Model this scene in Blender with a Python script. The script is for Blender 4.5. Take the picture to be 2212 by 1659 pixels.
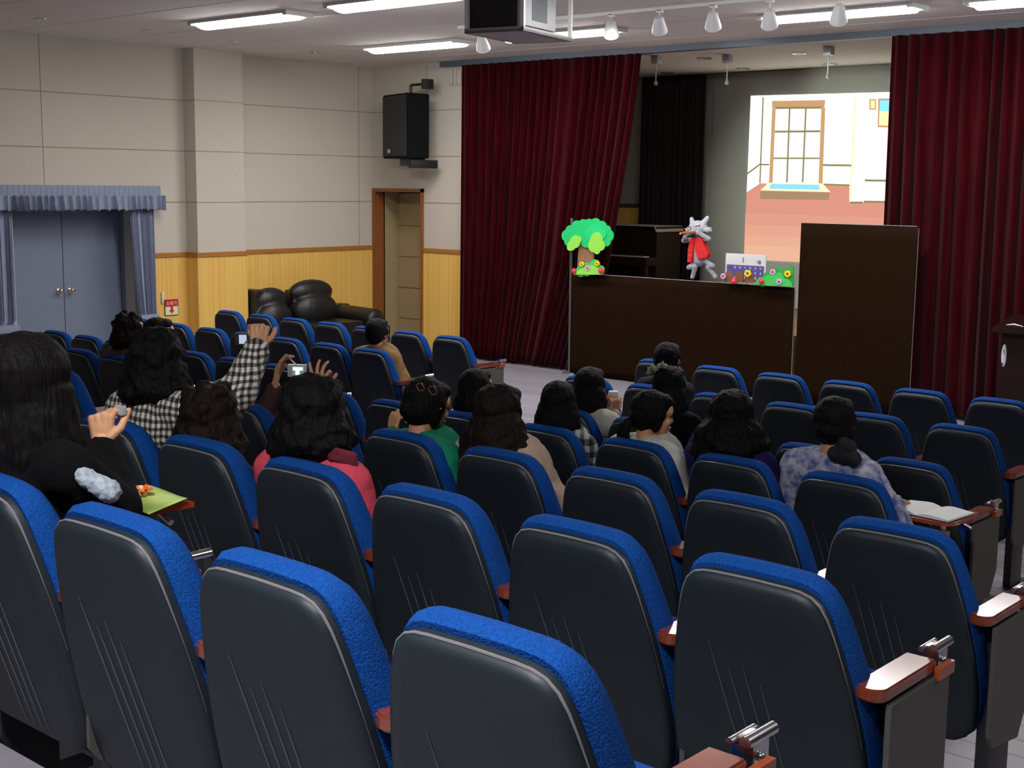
import bpy, bmesh, math, random
from mathutils import Vector, Matrix, noise
random.seed(7)
for o in list(bpy.data.objects): bpy.data.objects.remove(o)
SC = bpy.context.scene; COL = SC.collection
PI = math.pi

# ------------------------------------------------------------------ camera
CX, CY, F, EYE = 1106.0, 829.5, 2870.87, 2.32
CR = ((0.7532562348507416, 0.6576363509473431, 0.01093044240401392),
      (-0.10605193661531705, 0.10503721403267738, 0.9887973353566413),
      (-0.6491209682321356, 0.7459769524461975, -0.14886354496806206))
cam = bpy.data.cameras.new('camera'); cam.sensor_fit = 'HORIZONTAL'; cam.sensor_width = 36
cam.lens = F / 2212 * 36; cam.clip_start = .02; cam.clip_end = 60
camo = bpy.data.objects.new('camera', cam); COL.objects.link(camo)
m = Matrix.Identity(4)
for i in range(3):
    m[i][0] = CR[0][i]; m[i][1] = CR[1][i]; m[i][2] = -CR[2][i]
m[2][3] = EYE
camo.matrix_world = m
SC.camera = camo
# ------------------------------------------------------------------ world, exposure
w = bpy.data.worlds.new('world'); SC.world = w; w.use_nodes = True
w.node_tree.nodes['Background'].inputs[0].default_value = (.75, .82, 1, 1)
w.node_tree.nodes['Background'].inputs[1].default_value = .004
SC.view_settings.view_transform = 'Standard'; SC.view_settings.look = 'None'
SC.view_settings.gamma = 1; SC.view_settings.use_curve_mapping = False
SC.view_settings.exposure = 0.0
LAMP = 47.0          # ceiling troffers over the front of the hall
LAMP_REAR = 130.0     # troffers over the rear seats (half of the tubes on)
PROJ = 1.6          # projected picture

def ray(px, py):
    a, b = px - CX, -(py - CY)
    return Vector([CR[0][i] * a + CR[1][i] * b + CR[2][i] * F for i in range(3)])
def onY(px, py, Y): q = ray(px, py); q = q * (Y / q.y); return Vector((q.x, q.y, q.z + EYE))
def onX(px, py, X): q = ray(px, py); q = q * (X / q.x); return Vector((q.x, q.y, q.z + EYE))
def onZ(px, py, Z): q = ray(px, py); q = q * ((Z - EYE) / q.z); return Vector((q.x, q.y, q.z + EYE))

# ------------------------------------------------------------------ materials
def newmat(name):
    m = bpy.data.materials.new(name); m.use_nodes = True
    return m, m.node_tree, m.node_tree.nodes['Principled BSDF']
def mat(name, col, rough=.6, metal=0, spec=.5, vary=0, scale=20, bump=0, bscale=None, col2=None, stretch=(1, 1, 1), sheen=0, coat=0):
    m, nt, b = newmat(name); N = nt.nodes; L = nt.links
    c = (*col, 1)
    b.inputs['Base Color'].default_value = c; b.inputs['Roughness'].default_value = rough
    b.inputs['Metallic'].default_value = metal; b.inputs['Specular IOR Level'].default_value = spec
    if coat: b.inputs['Coat Weight'].default_value = coat; b.inputs['Coat Roughness'].default_value = .15
    if sheen: b.inputs['Sheen Weight'].default_value = sheen; b.inputs['Sheen Roughness'].default_value = .5
    if vary or bump or col2:
        tc = N.new('ShaderNodeTexCoord'); mp = N.new('ShaderNodeMapping'); mp.inputs['Scale'].default_value = stretch
        L.new(tc.outputs['Object'], mp.inputs[0])
        nz = N.new('ShaderNodeTexNoise'); nz.inputs['Scale'].default_value = scale; nz.inputs['Detail'].default_value = 4
        L.new(mp.outputs[0], nz.inputs[0])
        if vary or col2:
            r = N.new('ShaderNodeValToRGB'); r.color_ramp.elements[0].position = .35; r.color_ramp.elements[1].position = .65
            c2 = col2 if col2 else tuple(min(1, x * (1 + vary)) for x in col)
            c1 = col if col2 else tuple(x * (1 - vary) for x in col)
            r.color_ramp.elements[0].color = (*c1, 1); r.color_ramp.elements[1].color = (*c2, 1)
            L.new(nz.outputs['Fac'], r.inputs[0]); L.new(r.outputs[0], b.inputs['Base Color'])
        if bump:
            n2 = nz
            if bscale: n2 = N.new('ShaderNodeTexNoise'); n2.inputs['Scale'].default_value = bscale; n2.inputs['Detail'].default_value = 3; L.new(mp.outputs[0], n2.inputs[0])
            bp = N.new('ShaderNodeBump'); bp.inputs['Strength'].default_value = bump; bp.inputs['Distance'].default_value = .01
            L.new(n2.outputs['Fac'], bp.inputs['Height']); L.new(bp.outputs[0], b.inputs['Normal'])
    return m
def emit(name, col, s):
    m, nt, b = newmat(name)
    b.inputs['Base Color'].default_value = (.02, .02, .02, 1); b.inputs['Roughness'].default_value = .8
    b.inputs['Emission Color'].default_value = (*col, 1); b.inputs['Emission Strength'].default_value = s
    return m
def srgb(r, g, b):
    f = lambda v: (v / 255 / 12.92) if v / 255 < .04045 else ((v / 255 + .055) / 1.055) ** 2.4
    return (f(r), f(g), f(b))
def weave(name, col, col2, scale=90, rough=.9, sheen=0):
    """upholstery with a small diamond weave"""
    m, nt, b = newmat(name); N = nt.nodes; L = nt.links
    tc = N.new('ShaderNodeTexCoord'); mp = N.new('ShaderNodeMapping'); mp.inputs['Rotation'].default_value = (.5, .78, .6)
    L.new(tc.outputs['Object'], mp.inputs[0])
    ck = N.new('ShaderNodeTexVoronoi'); ck.inputs['Scale'].default_value = scale; L.new(mp.outputs[0], ck.inputs[0])
    r = N.new('ShaderNodeValToRGB'); r.color_ramp.elements[0].position = .15; r.color_ramp.elements[1].position = .6
    r.color_ramp.elements[0].color = (*col2, 1); r.color_ramp.elements[1].color = (*col, 1)
    L.new(ck.outputs['Distance'], r.inputs[0]); L.new(r.outputs[0], b.inputs['Base Color'])
    bp = N.new('ShaderNodeBump'); bp.inputs['Strength'].default_value = .35; bp.inputs['Distance'].default_value = .004; bp.invert = True
    L.new(ck.outputs['Distance'], bp.inputs['Height']); L.new(bp.outputs[0], b.inputs['Normal'])
    b.inputs['Roughness'].default_value = rough; b.inputs['Sheen Weight'].default_value = sheen
    b.inputs['Specular IOR Level'].default_value = .12
    return m
def stripes(name, c1, c2, scale, axis='X', rough=.5, nz=1.5, coat=0):
    """vertical boards: bands plus stretched grain"""
    m, nt, b = newmat(name); N = nt.nodes; L = nt.links
    tc = N.new('ShaderNodeTexCoord')
    sp = N.new('ShaderNodeSeparateXYZ'); L.new(tc.outputs['Object'], sp.inputs[0])
    ad = N.new('ShaderNodeMath'); ad.operation = 'ADD'; L.new(sp.outputs[0], ad.inputs[0]); L.new(sp.outputs[1], ad.inputs[1])
    src = {'XY': ad.outputs[0], 'X': sp.outputs[0], 'Y': sp.outputs[1], 'Z': sp.outputs[2]}[axis]
    mu = N.new('ShaderNodeMath'); mu.operation = 'MULTIPLY'; mu.inputs[1].default_value = scale; L.new(src, mu.inputs[0])
    fl = N.new('ShaderNodeMath'); fl.operation = 'FLOOR'; L.new(mu.outputs[0], fl.inputs[0])
    wn = N.new('ShaderNodeTexWhiteNoise'); wn.noise_dimensions = '1D'; L.new(fl.outputs[0], wn.inputs['W'])
    fr = N.new('ShaderNodeMath'); fr.operation = 'FRACT'; L.new(mu.outputs[0], fr.inputs[0])
    gt = N.new('ShaderNodeMath'); gt.operation = 'LESS_THAN'; gt.inputs[1].default_value = .1; L.new(fr.outputs[0], gt.inputs[0])
    mp = N.new('ShaderNodeMapping'); mp.inputs['Scale'].default_value = (30, 30, 1.2) if axis != 'Z' else (1.5, 1.5, 60)
    L.new(tc.outputs['Object'], mp.inputs[0])
    no = N.new('ShaderNodeTexNoise'); no.inputs['Scale'].default_value = nz; no.inputs['Detail'].default_value = 5; L.new(mp.outputs[0], no.inputs[0])
    av = N.new('ShaderNodeMath'); av.operation = 'MULTIPLY_ADD'; av.inputs[1].default_value = .55
    L.new(wn.outputs['Value'], av.inputs[0]); 
    h = N.new('ShaderNodeMath'); h.operation = 'MULTIPLY'; h.inputs[1].default_value = .5; L.new(no.outputs['Fac'], h.inputs[0]); L.new(h.outputs[0], av.inputs[2])
    mx = N.new('ShaderNodeMix'); mx.data_type = 'RGBA'; mx.inputs['A'].default_value = (*c1, 1); mx.inputs['B'].default_value = (*c2, 1)
    L.new(av.outputs[0], mx.inputs['Factor'])
    m2 = N.new('ShaderNodeMix'); m2.data_type = 'RGBA'; m2.inputs['B'].default_value = (*[x * .72 for x in c1], 1)
    L.new(gt.outputs[0], m2.inputs['Factor']); L.new(mx.outputs['Result'], m2.inputs['A'])
    L.new(m2.outputs['Result'], b.inputs['Base Color'])
    b.inputs['Roughness'].default_value = rough
    if coat: b.inputs['Coat Weight'].default_value = coat
    return m
def houndstooth(name, c1, c2, scale):
    m, nt, b = newmat(name); N = nt.nodes; L = nt.links
    tc = N.new('ShaderNodeTexCoord'); mp = N.new('ShaderNodeMapping')
    L.new(tc.outputs['Object'], mp.inputs[0])
    nz = N.new('ShaderNodeTexNoise'); nz.inputs['Scale'].default_value = 9; L.new(mp.outputs[0], nz.inputs[0])
    mx0 = N.new('ShaderNodeMix'); mx0.data_type = 'VECTOR'; mx0.inputs['Factor'].default_value = .03
    L.new(mp.outputs[0], mx0.inputs['A']); L.new(nz.outputs['Color'], mx0.inputs['B'])
    sp = N.new('ShaderNodeSeparateXYZ'); L.new(mx0.outputs['Result'], sp.inputs[0])
    outs = []
    sm = N.new('ShaderNodeMath'); sm.operation = 'MULTIPLY_ADD'; sm.inputs[1].default_value = .8; L.new(sp.outputs[1], sm.inputs[0]); L.new(sp.outputs[0], sm.inputs[2])
    for src in (sm.outputs[0], sp.outputs[2]):
        mu = N.new('ShaderNodeMath'); mu.operation = 'MULTIPLY'; mu.inputs[1].default_value = scale; L.new(src, mu.inputs[0])
        fr = N.new('ShaderNodeMath'); fr.operation = 'FRACT'; L.new(mu.outputs[0], fr.inputs[0])
        g = N.new('ShaderNodeMath'); g.operation = 'GREATER_THAN'; g.inputs[1].default_value = .48; L.new(fr.outputs[0], g.inputs[0]); outs.append(g)
    a = N.new('ShaderNodeMath'); a.operation = 'MULTIPLY'; L.new(outs[0].outputs[0], a.inputs[0]); L.new(outs[1].outputs[0], a.inputs[1])
    sc = N.new('ShaderNodeMath'); sc.operation = 'ADD'; L.new(outs[0].outputs[0], sc.inputs[0]); L.new(outs[1].outputs[0], sc.inputs[1])
    hf = N.new('ShaderNodeMath'); hf.operation = 'MULTIPLY_ADD'; hf.inputs[1].default_value = .22; L.new(sc.outputs[0], hf.inputs[0])
    sb = N.new('ShaderNodeMath'); sb.operation = 'MULTIPLY'; sb.inputs[1].default_value = .56; L.new(a.outputs[0], sb.inputs[0]); L.new(sb.outputs[0], hf.inputs[2])
    mx = N.new('ShaderNodeMix'); mx.data_type = 'RGBA'; mx.inputs['A'].default_value = (*c1, 1); mx.inputs['B'].default_value = (*c2, 1)
    L.new(hf.outputs[0], mx.inputs['Factor']); L.new(mx.outputs['Result'], b.inputs['Base Color'])
    b.inputs['Roughness'].default_value = .9; b.inputs['Sheen Weight'].default_value = .1
    return m
def facing_side(m, col, amount=.5): return m

M = {}
M['wall'] = mat('wall panel', srgb(200, 192, 178), .85, vary=.05, scale=70, bump=.15, bscale=180)
M['joint'] = mat('wall joint', srgb(150, 134, 104), .8)
M['white_panel'] = M['wall']
M['ceiling'] = mat('ceiling board', srgb(230, 224, 214), .9, vary=.03, scale=6, stretch=(1, 8, 1))
M['wood_wall'] = stripes('bamboo wainscot', srgb(226, 174, 78), srgb(244, 202, 112), 34, 'XY', .55)
M['rail'] = mat('dado rail', srgb(168, 112, 48), .5, vary=.1, scale=4, stretch=(1, 1, 12))
M['rail_dark'] = mat('dark rail', srgb(70, 60, 44), .6)
M['floor'] = stripes('vinyl plank floor', srgb(124, 118, 128), srgb(158, 152, 162), 7, 'Y', .36)
M['floor_tile_'] = mat('pale vinyl', srgb(165, 165, 172), .4, vary=.08, scale=9)
M['nosing'] = mat('aluminium nosing', (.75, .75, .77), .3, metal=.8)
M['shell'] = mat('dark plastic shell', srgb(29, 36, 42), .48, spec=.3, bump=.08, bscale=400)
M['rim_highlight'] = mat('grey piping', srgb(116, 112, 114), .35, spec=.5)  # pale grey stands in for light caught on the shell edge
M['rib'] = mat('shell rib', srgb(70, 76, 82), .35, spec=.5)
M['blue'] = weave('blue upholstery', srgb(14, 68, 138), srgb(10, 48, 112), 210)
M['arm'] = mat('varnished armrest wood', srgb(150, 62, 28), .22, vary=.15, scale=8, stretch=(12, 1, 1), coat=.6)
M['arm_top'] = mat('armrest lacquer top', srgb(118, 50, 28), .14, spec=.6, vary=.1, scale=10, stretch=(12, 1, 1), coat=1)
M['metal_dark'] = mat('black steel', (.012, .012, .014), .4, spec=.5)
M['tablet'] = mat('grey laminate', srgb(74, 72, 68), .5, vary=.05, scale=30)
M['chrome'] = mat('chrome', (.62, .62, .64), .22, metal=1)
M['velvet'] = mat('crimson velvet', srgb(51, 5, 11), .9, spec=.0, vary=.3, scale=3, sheen=.05, stretch=(6, 6, .5))
M['black_cloth'] = mat('black drape cloth', srgb(26, 20, 24), .9)
M['brown_cloth'] = mat('dark brown cloth', srgb(34, 22, 13), .95, spec=.0, vary=.12, scale=60, bump=.1)
M['bluegrey'] = mat('blue grey door paint', srgb(122, 132, 152), .45, vary=.02, scale=3)
M['bluegrey_cloth'] = mat('blue grey curtain cloth', srgb(140, 148, 170), .85, vary=.06, scale=30)
M['brass'] = mat('satin brass', (.6, .52, .4), .25, metal=1)
M['leather'] = mat('black leather', (.010, .009, .009), .42, bump=.3, bscale=60, spec=.5)
M['speaker'] = mat('black speaker cabinet', (.003, .003, .0035), .7, spec=.2, bump=.1, bscale=300)
M['black'] = mat('flat black', (.01, .01, .01), .6)
M['white'] = mat('white enamel', (.72, .72, .72), .4)
M['silver'] = mat('silver plastic', (.5, .51, .53), .35, metal=.4)
M['paper'] = mat('white paper', (.8, .8, .78), .8)
M['greywall'] = mat('stage back wall', srgb(158, 158, 150), .9, vary=.02, scale=5)
M['door_beige'] = mat('beige door', srgb(172, 152, 112), .7, vary=.05, scale=40)
M['frame_wood'] = mat('door frame wood', srgb(140, 84, 40), .5, vary=.12, scale=5, stretch=(10, 10, 1))
M['stage_wood'] = stripes('stage floor boards', srgb(120, 78, 40), srgb(150, 102, 58), 9, 'X', .4)
M['beam'] = mat('curtain beam', srgb(84, 92, 104), .5)
M['lectern'] = mat('lectern veneer', srgb(28, 9, 7), .5, spec=.2, vary=.2, scale=5, stretch=(8, 8, 1))
M['skin'] = mat('skin', srgb(196, 142, 104), .55, vary=.05, scale=18)
M['lip'] = mat('lips', srgb(190, 60, 60), .4)
M['eye'] = mat('eye', (.01, .008, .007), .15)
M['hair'] = mat('black hair', (.0030, .0022, .0022), .65, vary=.5, scale=14, stretch=(9, 9, 1), bump=.8, spec=.14)
M['hair_brown'] = mat('dark brown hair', (.009, .0045, .0035), .65, vary=.5, scale=14, stretch=(9, 9, 1), bump=.8, spec=.14)

# ------------------------------------------------------------------ mesh helpers
def finish(bm, name, material, parent=None, smooth=True, sharp=40, loc=None):
    me = bpy.data.meshes.new(name)
    bmesh.ops.recalc_face_normals(bm, faces=bm.faces)
    bm.to_mesh(me); bm.free()
    for mm in (material if isinstance(material, (list, tuple)) else [material]): me.materials.append(mm)
    if smooth:
        for p in me.polygons: p.use_smooth = True
        try: me.set_sharp_from_angle(angle=math.radians(sharp))
        except Exception: pass
    o = bpy.data.objects.new(name, me); COL.objects.link(o)
    if loc is not None: o.location = loc
    if parent is not None: o.parent = parent
    return o
def tag(o, label=None, cat=None, group=None, kind=None):
    if label: o['label'] = label
    if cat: o['category'] = cat
    if group: o['group'] = group
    if kind: o['kind'] = kind
    return o
def empty(name, loc, rz=0, label=None, cat=None, group=None):
    o = bpy.data.objects.new(name, None); COL.objects.link(o); o.location = loc; o.rotation_euler = (0, 0, rz)
    o.empty_display_size = .1
    return tag(o, label, cat, group)
def box(bm, lo, hi, bev=0, mi=0, mtx=None):
    vs = [bm.verts.new((x, y, z)) for z in (lo[2], hi[2]) for y in (lo[1], hi[1]) for x in (lo[0], hi[0])]
    fs = [bm.faces.new([vs[i] for i in q]) for q in ((0, 2, 3, 1), (4, 5, 7, 6), (0, 1, 5, 4), (2, 6, 7, 3), (0, 4, 6, 2), (1, 3, 7, 5))]
    for f in fs: f.material_index = mi
    if mtx is not None: bmesh.ops.transform(bm, matrix=mtx, verts=vs)
    if bev:
        es = list({e for f in fs for e in f.edges})
        r = bmesh.ops.bevel(bm, geom=es, offset=bev, segments=2, affect='EDGES', profile=.7)
        for f in r['faces']: f.material_index = mi
    return fs
def frame_for(d):
    d = Vector(d).normalized(); a = Vector((0, 0, 1)) if abs(d.z) < .9 else Vector((1, 0, 0))
    u = d.cross(a).normalized(); return u, d.cross(u).normalized()
def tube(bm, pts, rad, n=10, mi=0, cap=True):
    pts = [Vector(p) for p in pts]
    if not isinstance(rad, (list, tuple)): rad = [rad] * len(pts)
    rings = []; u0 = None
    for i, p in enumerate(pts):
        d = (pts[min(i + 1, len(pts) - 1)] - pts[max(i - 1, 0)])
        if u0 is None: u, v = frame_for(d)
        else:
            d = d.normalized(); u = (u0 - d * u0.dot(d)).normalized(); v = d.cross(u)
        u0 = u
        rings.append([bm.verts.new(p + (u * math.cos(2 * PI * k / n) + v * math.sin(2 * PI * k / n)) * rad[i]) for k in range(n)])
    for a, b in zip(rings, rings[1:]):
        for k in range(n):
            f = bm.faces.new((a[k], a[(k + 1) % n], b[(k + 1) % n], b[k])); f.material_index = mi
    if cap:
        for r in (rings[0], rings[-1]): f = bm.faces.new(r); f.material_index = mi
def ell(bm, c, r, seg=16, mi=0, rot=None):
    mt = Matrix.Translation(Vector(c)) @ (rot.to_4x4() if rot is not None else Matrix.Identity(4)) @ Matrix.Diagonal((*(r if isinstance(r, (tuple, list)) else (r, r, r)), 1))
    r_ = bmesh.ops.create_uvsphere(bm, u_segments=seg, v_segments=max(6, seg // 2 + 2), radius=1, matrix=mt)
    for v in r_['verts']:
        for f in v.link_faces: f.material_index = mi
def caps(bm, a, b, ra, rb, n=12):
    a, b = Vector(a), Vector(b)
    ell(bm, a, ra, n); ell(bm, b, rb, n)
    if (b - a).length > 1e-4: tube(bm, [a, b], [ra, rb], n)
def prism(bm, pts, plane, d0, d1, mi=0):
    """polygon (list of 2D) extruded along an axis: plane 'XZ' (depth Y), 'YZ' (depth X), 'XY' (depth Z)"""
    def P(p, d): return {'XZ': (p[0], d, p[1]), 'YZ': (d, p[0], p[1]), 'XY': (p[0], p[1], d)}[plane]
    a = [bm.verts.new(P(p, d0)) for p in pts]; b = [bm.verts.new(P(p, d1)) for p in pts]; n = len(pts)
    fs = [bm.faces.new(a), bm.faces.new(b)] + [bm.faces.new((a[i], a[(i + 1) % n], b[(i + 1) % n], b[i])) for i in range(n)]
    for f in fs: f.material_index = mi
    return fs
def lathe(bm, prof, c, axis='Z', n=20, mi=0, mtx=None):
    rings = []
    for r, h in prof:
        ring = []
        for k in range(n):
            a = 2 * PI * k / n; x, y = r * math.cos(a), r * math.sin(a)
            p = Vector({'Z': (x, y, h), 'Y': (x, h, y), 'X': (h, x, y)}[axis])
            if mtx is not None: p = mtx @ p
            ring.append(bm.verts.new(p + Vector(c)))
        rings.append(ring)
    for a, b in zip(rings, rings[1:]):
        for k in range(n): f = bm.faces.new((a[k], a[(k + 1) % n], b[(k + 1) % n], b[k])); f.material_index = mi
    for r in (rings[0], rings[-1]): f = bm.faces.new(r); f.material_index = mi
def remesh(bm, voxel, smooth=2, fn=None):
    """voxel union of everything in bm -> a new bmesh with one continuous skin"""
    me = bpy.data.meshes.new('tmp'); bm.to_mesh(me); bm.free()
    o = bpy.data.objects.new('tmp', me); COL.objects.link(o)
    md = o.modifiers.new('r', 'REMESH'); md.mode = 'VOXEL'; md.voxel_size = voxel
    if smooth: s = o.modifiers.new('s', 'SMOOTH'); s.iterations = smooth; s.factor = .5
    dg = bpy.context.evaluated_depsgraph_get(); dg.update()
    me2 = bpy.data.meshes.new_from_object(o.evaluated_get(dg))
    bpy.data.objects.remove(o); bpy.data.meshes.remove(me)
    b2 = bmesh.new(); b2.from_mesh(me2); bpy.data.meshes.remove(me2)
    if fn:
        b2.normal_update()
        for v in b2.verts: v.co = fn(v.co.copy(), v.normal.copy())
    return b2
def join_bm(dst, src):
    me = bpy.data.meshes.new('j'); src.to_mesh(me); src.free(); dst.from_mesh(me); bpy.data.meshes.remove(me)
def text(name, s, size, loc, rot, material, parent, ext=.001, align='CENTER'):
    cu = bpy.data.curves.new('t', 'FONT'); cu.body = s; cu.size = size; cu.align_x = align; cu.align_y = 'CENTER'; cu.extrude = ext
    o = bpy.data.objects.new('t', cu); COL.objects.link(o)
    dg = bpy.context.evaluated_depsgraph_get(); dg.update()
    me = bpy.data.meshes.new_from_object(o.evaluated_get(dg)); bpy.data.objects.remove(o)
    me.materials.clear(); me.materials.append(material)
    ob = bpy.data.objects.new(name, me); COL.objects.link(ob); ob.location = loc; ob.rotation_euler = rot
    if parent: ob.parent = parent
    return ob
def struct(name, bm, m, parent=None, smooth=False):
    o = finish(bm, name, m, parent, smooth)
    if parent is None: o['kind'] = 'structure'
    return o

# ------------------------------------------------------------------ the room
XW, YW, ZC = -14.17, 13.2, 3.93
XR, YB = 3.5, -4.0
# stepped floor: (y0, y1, z)
STEPS = [(YB, 1.68, .80), (1.68, 2.82, .642), (2.82, 3.97, .482), (3.97, 5.14, .324), (5.14, 6.27, .146), (6.27, 7.5, .025), (7.5, 8.62, .003), (8.62, YW + .15, -.02)]
bm = bmesh.new()
prof = [(YB - .3, -.4)]
for y0, y1, z in STEPS: prof += [(y0, z), (y1, z)]
prof[1] = (YB - .3, .80)
prof[-1] = (YW + .45, -.02)
prof.append((YW + .45, -.4))
prism(bm, prof, 'YZ', XW - .5, XR + .3)
struct('floor', bm, M['floor'])
bm = bmesh.new(); box(bm, (XW - .5, YB - .3, ZC), (XR + .3, 17.2, ZC + .2)); struct('ceiling', bm, M['ceiling'])
# ceiling board joints
n = 0
bm = bmesh.new()
for y in [-1.9 + 1.2 * k for k in range(13)]: box(bm, (XW, y, ZC - .002), (XR, y + .006, ZC + .001))
struct('trim_1', bm, mat('ceiling joint', srgb(205, 198, 186), .9))

def wall_joints(bm, X=None, Y=None, a=0, b=1, verts=(), out=.003, d=1):
    for z in (2.05, 2.68, 3.30):
        if X is not None: box(bm, (X - .002, a, z - .005), (X + out, b, z + .005), mi=1)
        else: box(bm, (a, Y - out, z - .005), (b, Y + .002, z + .005), mi=1)
    for t in verts:
        if X is not None: box(bm, (X - .002, t - .004, 1.42), (X + out, t + .004, ZC), mi=1)
        else: box(bm, (t - .004, Y - out, 1.42), (t + .004, Y + .002, ZC), mi=1)
DY0, DY1, DZ = 7.67, 9.23, 2.15
bm = bmesh.new()
box(bm, (XW - .2, YB, -.4), (XW, DY0, ZC)); box(bm, (XW - .2, DY1, -.4), (XW, YW + .5, ZC)); box(bm, (XW - .2, DY0, DZ), (XW, DY1, ZC))
wall_joints(bm, X=XW, a=YB, b=DY0 - .1); wall_joints(bm, X=XW, a=DY0 - .1, b=YW, verts=(12.93, 5.68, 3.28))
box(bm, (XW - .002, 8.077, 2.2), (XW + .003, 8.084, ZC), mi=1)
struct('wall_left', bm, [M['wall'], M['joint']])
# recess behind the double door
bm = bmesh.new()
box(bm, (XW - .55, DY0 - .1, -.4), (XW - .36, DY1 + .1, DZ + .1))
box(bm, (XW - .36, DY0 - .1, -.02), (XW - .2, DY0, DZ)); box(bm, (XW - .36, DY1, -.02), (XW - .2, DY1 + .1, DZ)); box(bm, (XW - .36, DY0 - .1, DZ), (XW - .2, DY1 + .1, DZ + .1))
struct('trim_2', bm, M['bluegrey'])
mid = 8.45
for nme, y0, y1, ks in (('door_1', DY0 + .004, mid - .004, -1), ('door_2', mid + .004, DY1 - .004, 1)):
    bm = bmesh.new(); box(bm, (XW - .35, y0, -.01), (XW - .30, y1, DZ - .01), bev=.003)
    d = struct(nme, bm, M['bluegrey'])
    bm = bmesh.new(); yk = mid + ks * .075
    lathe(bm, [(.03, 0), (.03, .008), (.012, .012), (.012, .045), (.024, .055), (.030, .072), (.024, .088), (.006, .093)], (XW - .30, yk, 1.0), 'X')
    finish(bm, 'handle', M['brass'], d)
# wainscot + dado rail helper (left wall pieces, pilaster)
bm = bmesh.new()
for a, b in ((YB, DY0 - .06), (DY1 + .06, 10.02), (10.78, YW)): box(bm, (XW, a, -.3), (XW + .012, b, 1.37))
box(bm, (XW + .012, 9.985, -.3), (XW + .245, 10.755, 1.37))
struct('trim_3', bm, M['wood_wall'])
bm = bmesh.new()
for a, b in ((YB, DY0 - .06), (DY1 + .06, 9.99), (10.81, YW)): box(bm, (XW, a, 1.37), (XW + .03, b, 1.425), bev=.004)
box(bm, (XW, 9.97, 1.37), (XW + .26, 10.765, 1.425), bev=.004)
struct('trim_4', bm, M['rail'])
bm = bmesh.new(); box(bm, (XW, 10.0, 1.42), (XW + .235, 10.74, ZC))
for z in (2.05, 2.68, 3.30): box(bm, (XW, 9.997, z - .004), (XW + .238, 10.743, z + .004), mi=1)
struct('wall_pilaster', bm, [M['wall'], M['joint']])
# front wall left of the stage, with the recessed door in the corner
FX0, FX1, FZ, SX0, SX1 = XW + .01, -13.18, 2.19, -12.15, -1.6
bm = bmesh.new()
box(bm, (FX1, YW, -.4), (SX0, YW + .15, ZC)); box(bm, (XW - .1, YW, FZ), (FX1, YW + .15, ZC)); box(bm, (SX1, YW, -.4), (XR + .2, YW + .15, ZC))
wall_joints(bm, Y=YW, a=FX1, b=SX0)
for z in (2.68, 3.3): box(bm, (XW, YW - .003, z - .005), (FX1, YW + .002, z + .005), mi=1)
box(bm, (-13.09, YW - .003, 3.3), (-13.082, YW + .002, ZC), mi=1)
struct('wall_front', bm, [M['wall'], M['joint']])
bm = bmesh.new(); box(bm, (FX1 + .03, YW - .012, -.02), (SX0, YW, 1.37)); box(bm, (SX1, YW - .012, -.02), (XR, YW, 1.37)); struct('trim_5', bm, M['wood_wall'])
bm = bmesh.new(); box(bm, (FX1 + .03, YW - .03, 1.37), (SX0, YW, 1.425), bev=.004); struct('trim_6', bm, M['rail'])
bm = bmesh.new()
box(bm, (FX0, YW - .03, -.02), (FX0 + .055, YW + .17, FZ)); box(bm, (FX1 - .005, YW - .03, -.02), (FX1 + .04, YW + .17, FZ + .05)); box(bm, (FX0, YW - .03, FZ), (FX1 + .04, YW + .17, FZ + .05))
struct('trim_7', bm, M['frame_wood'])
bm = bmesh.new(); box(bm, (FX0 - .3, YW + .15, -.4), (FX0 + .055, YW + .6, FZ)); box(bm, (FX1 - .005, YW + .15, -.4), (FX1 + .3, YW + .6, FZ)); box(bm, (FX0 - .3, YW + .15, FZ), (FX1 + .3, YW + .6, FZ + .1)); box(bm, (FX0 - .3, YW + .6, -.4), (FX1 + .3, YW + .7, FZ + .1))
struct('wall_corridor', bm, M['door_beige'])
bm = bmesh.new(); box(bm, (FX0 + .06, YW + .44, -.01), (FX1 - .01, YW + .48, FZ - .02), bev=.004)
for z in (.35, .8, 1.25, 1.7): box(bm, (FX0 + .06, YW + .436, z), (FX1 - .01, YW + .441, z + .012), mi=1)
d3 = struct('door_3', bm, [M['door_beige'], mat('door groove', srgb(120, 102, 72), .7)])
# right and rear walls, unseen, coloured dark to cut fill on the seat backs
bm = bmesh.new(); box(bm, (XR, YB, -.4), (XR + .2, YW, ZC)); struct('wall_right', bm, mat('dark unseen wall', srgb(62, 56, 52), .9))
bm = bmesh.new(); box(bm, (XW, YB - .2, -.4), (XR, YB, ZC)); struct('wall_back', bm, mat('dark rear wall', srgb(48, 44, 42), .9))
# stage box
bm = bmesh.new(); box(bm, (-13.4, YW + .45, -.4), (-.6, 17.0, .62)); struct('floor_stage', bm, M['stage_wood'])
SY = 16.70
bm = bmesh.new(); box(bm, (-13.4, SY, .6), (-.6, SY + .2, ZC), mi=0)
struct('wall_stage', bm, M['greywall'])
bm = bmesh.new(); box(bm, (-13.4, YW + .72, .6), (-13.2, SY, ZC)); struct('wall_stage_left', bm, M['wall'])
bm = bmesh.new(); box(bm, (-.8, YW + .15, .6), (-.6, SY, ZC)); struct('wall_stage_right', bm, M['wall'])
bm = bmesh.new(); box(bm, (-13.2, SY - .02, .62), (-11.5, SY, 1.98)); struct('trim_8', bm, M['wood_wall'])
bm = bmesh.new(); box(bm, (-13.2, SY - .035, 1.98), (-11.5, SY, 2.04)); struct('trim_9', bm, M['rail_dark'])
bm = bmesh.new(); box(bm, (-12.75, YW - .10, 3.86), (SX1, YW + .02, ZC), bev=.003); struct('trim_10', bm, M['beam'])
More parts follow.
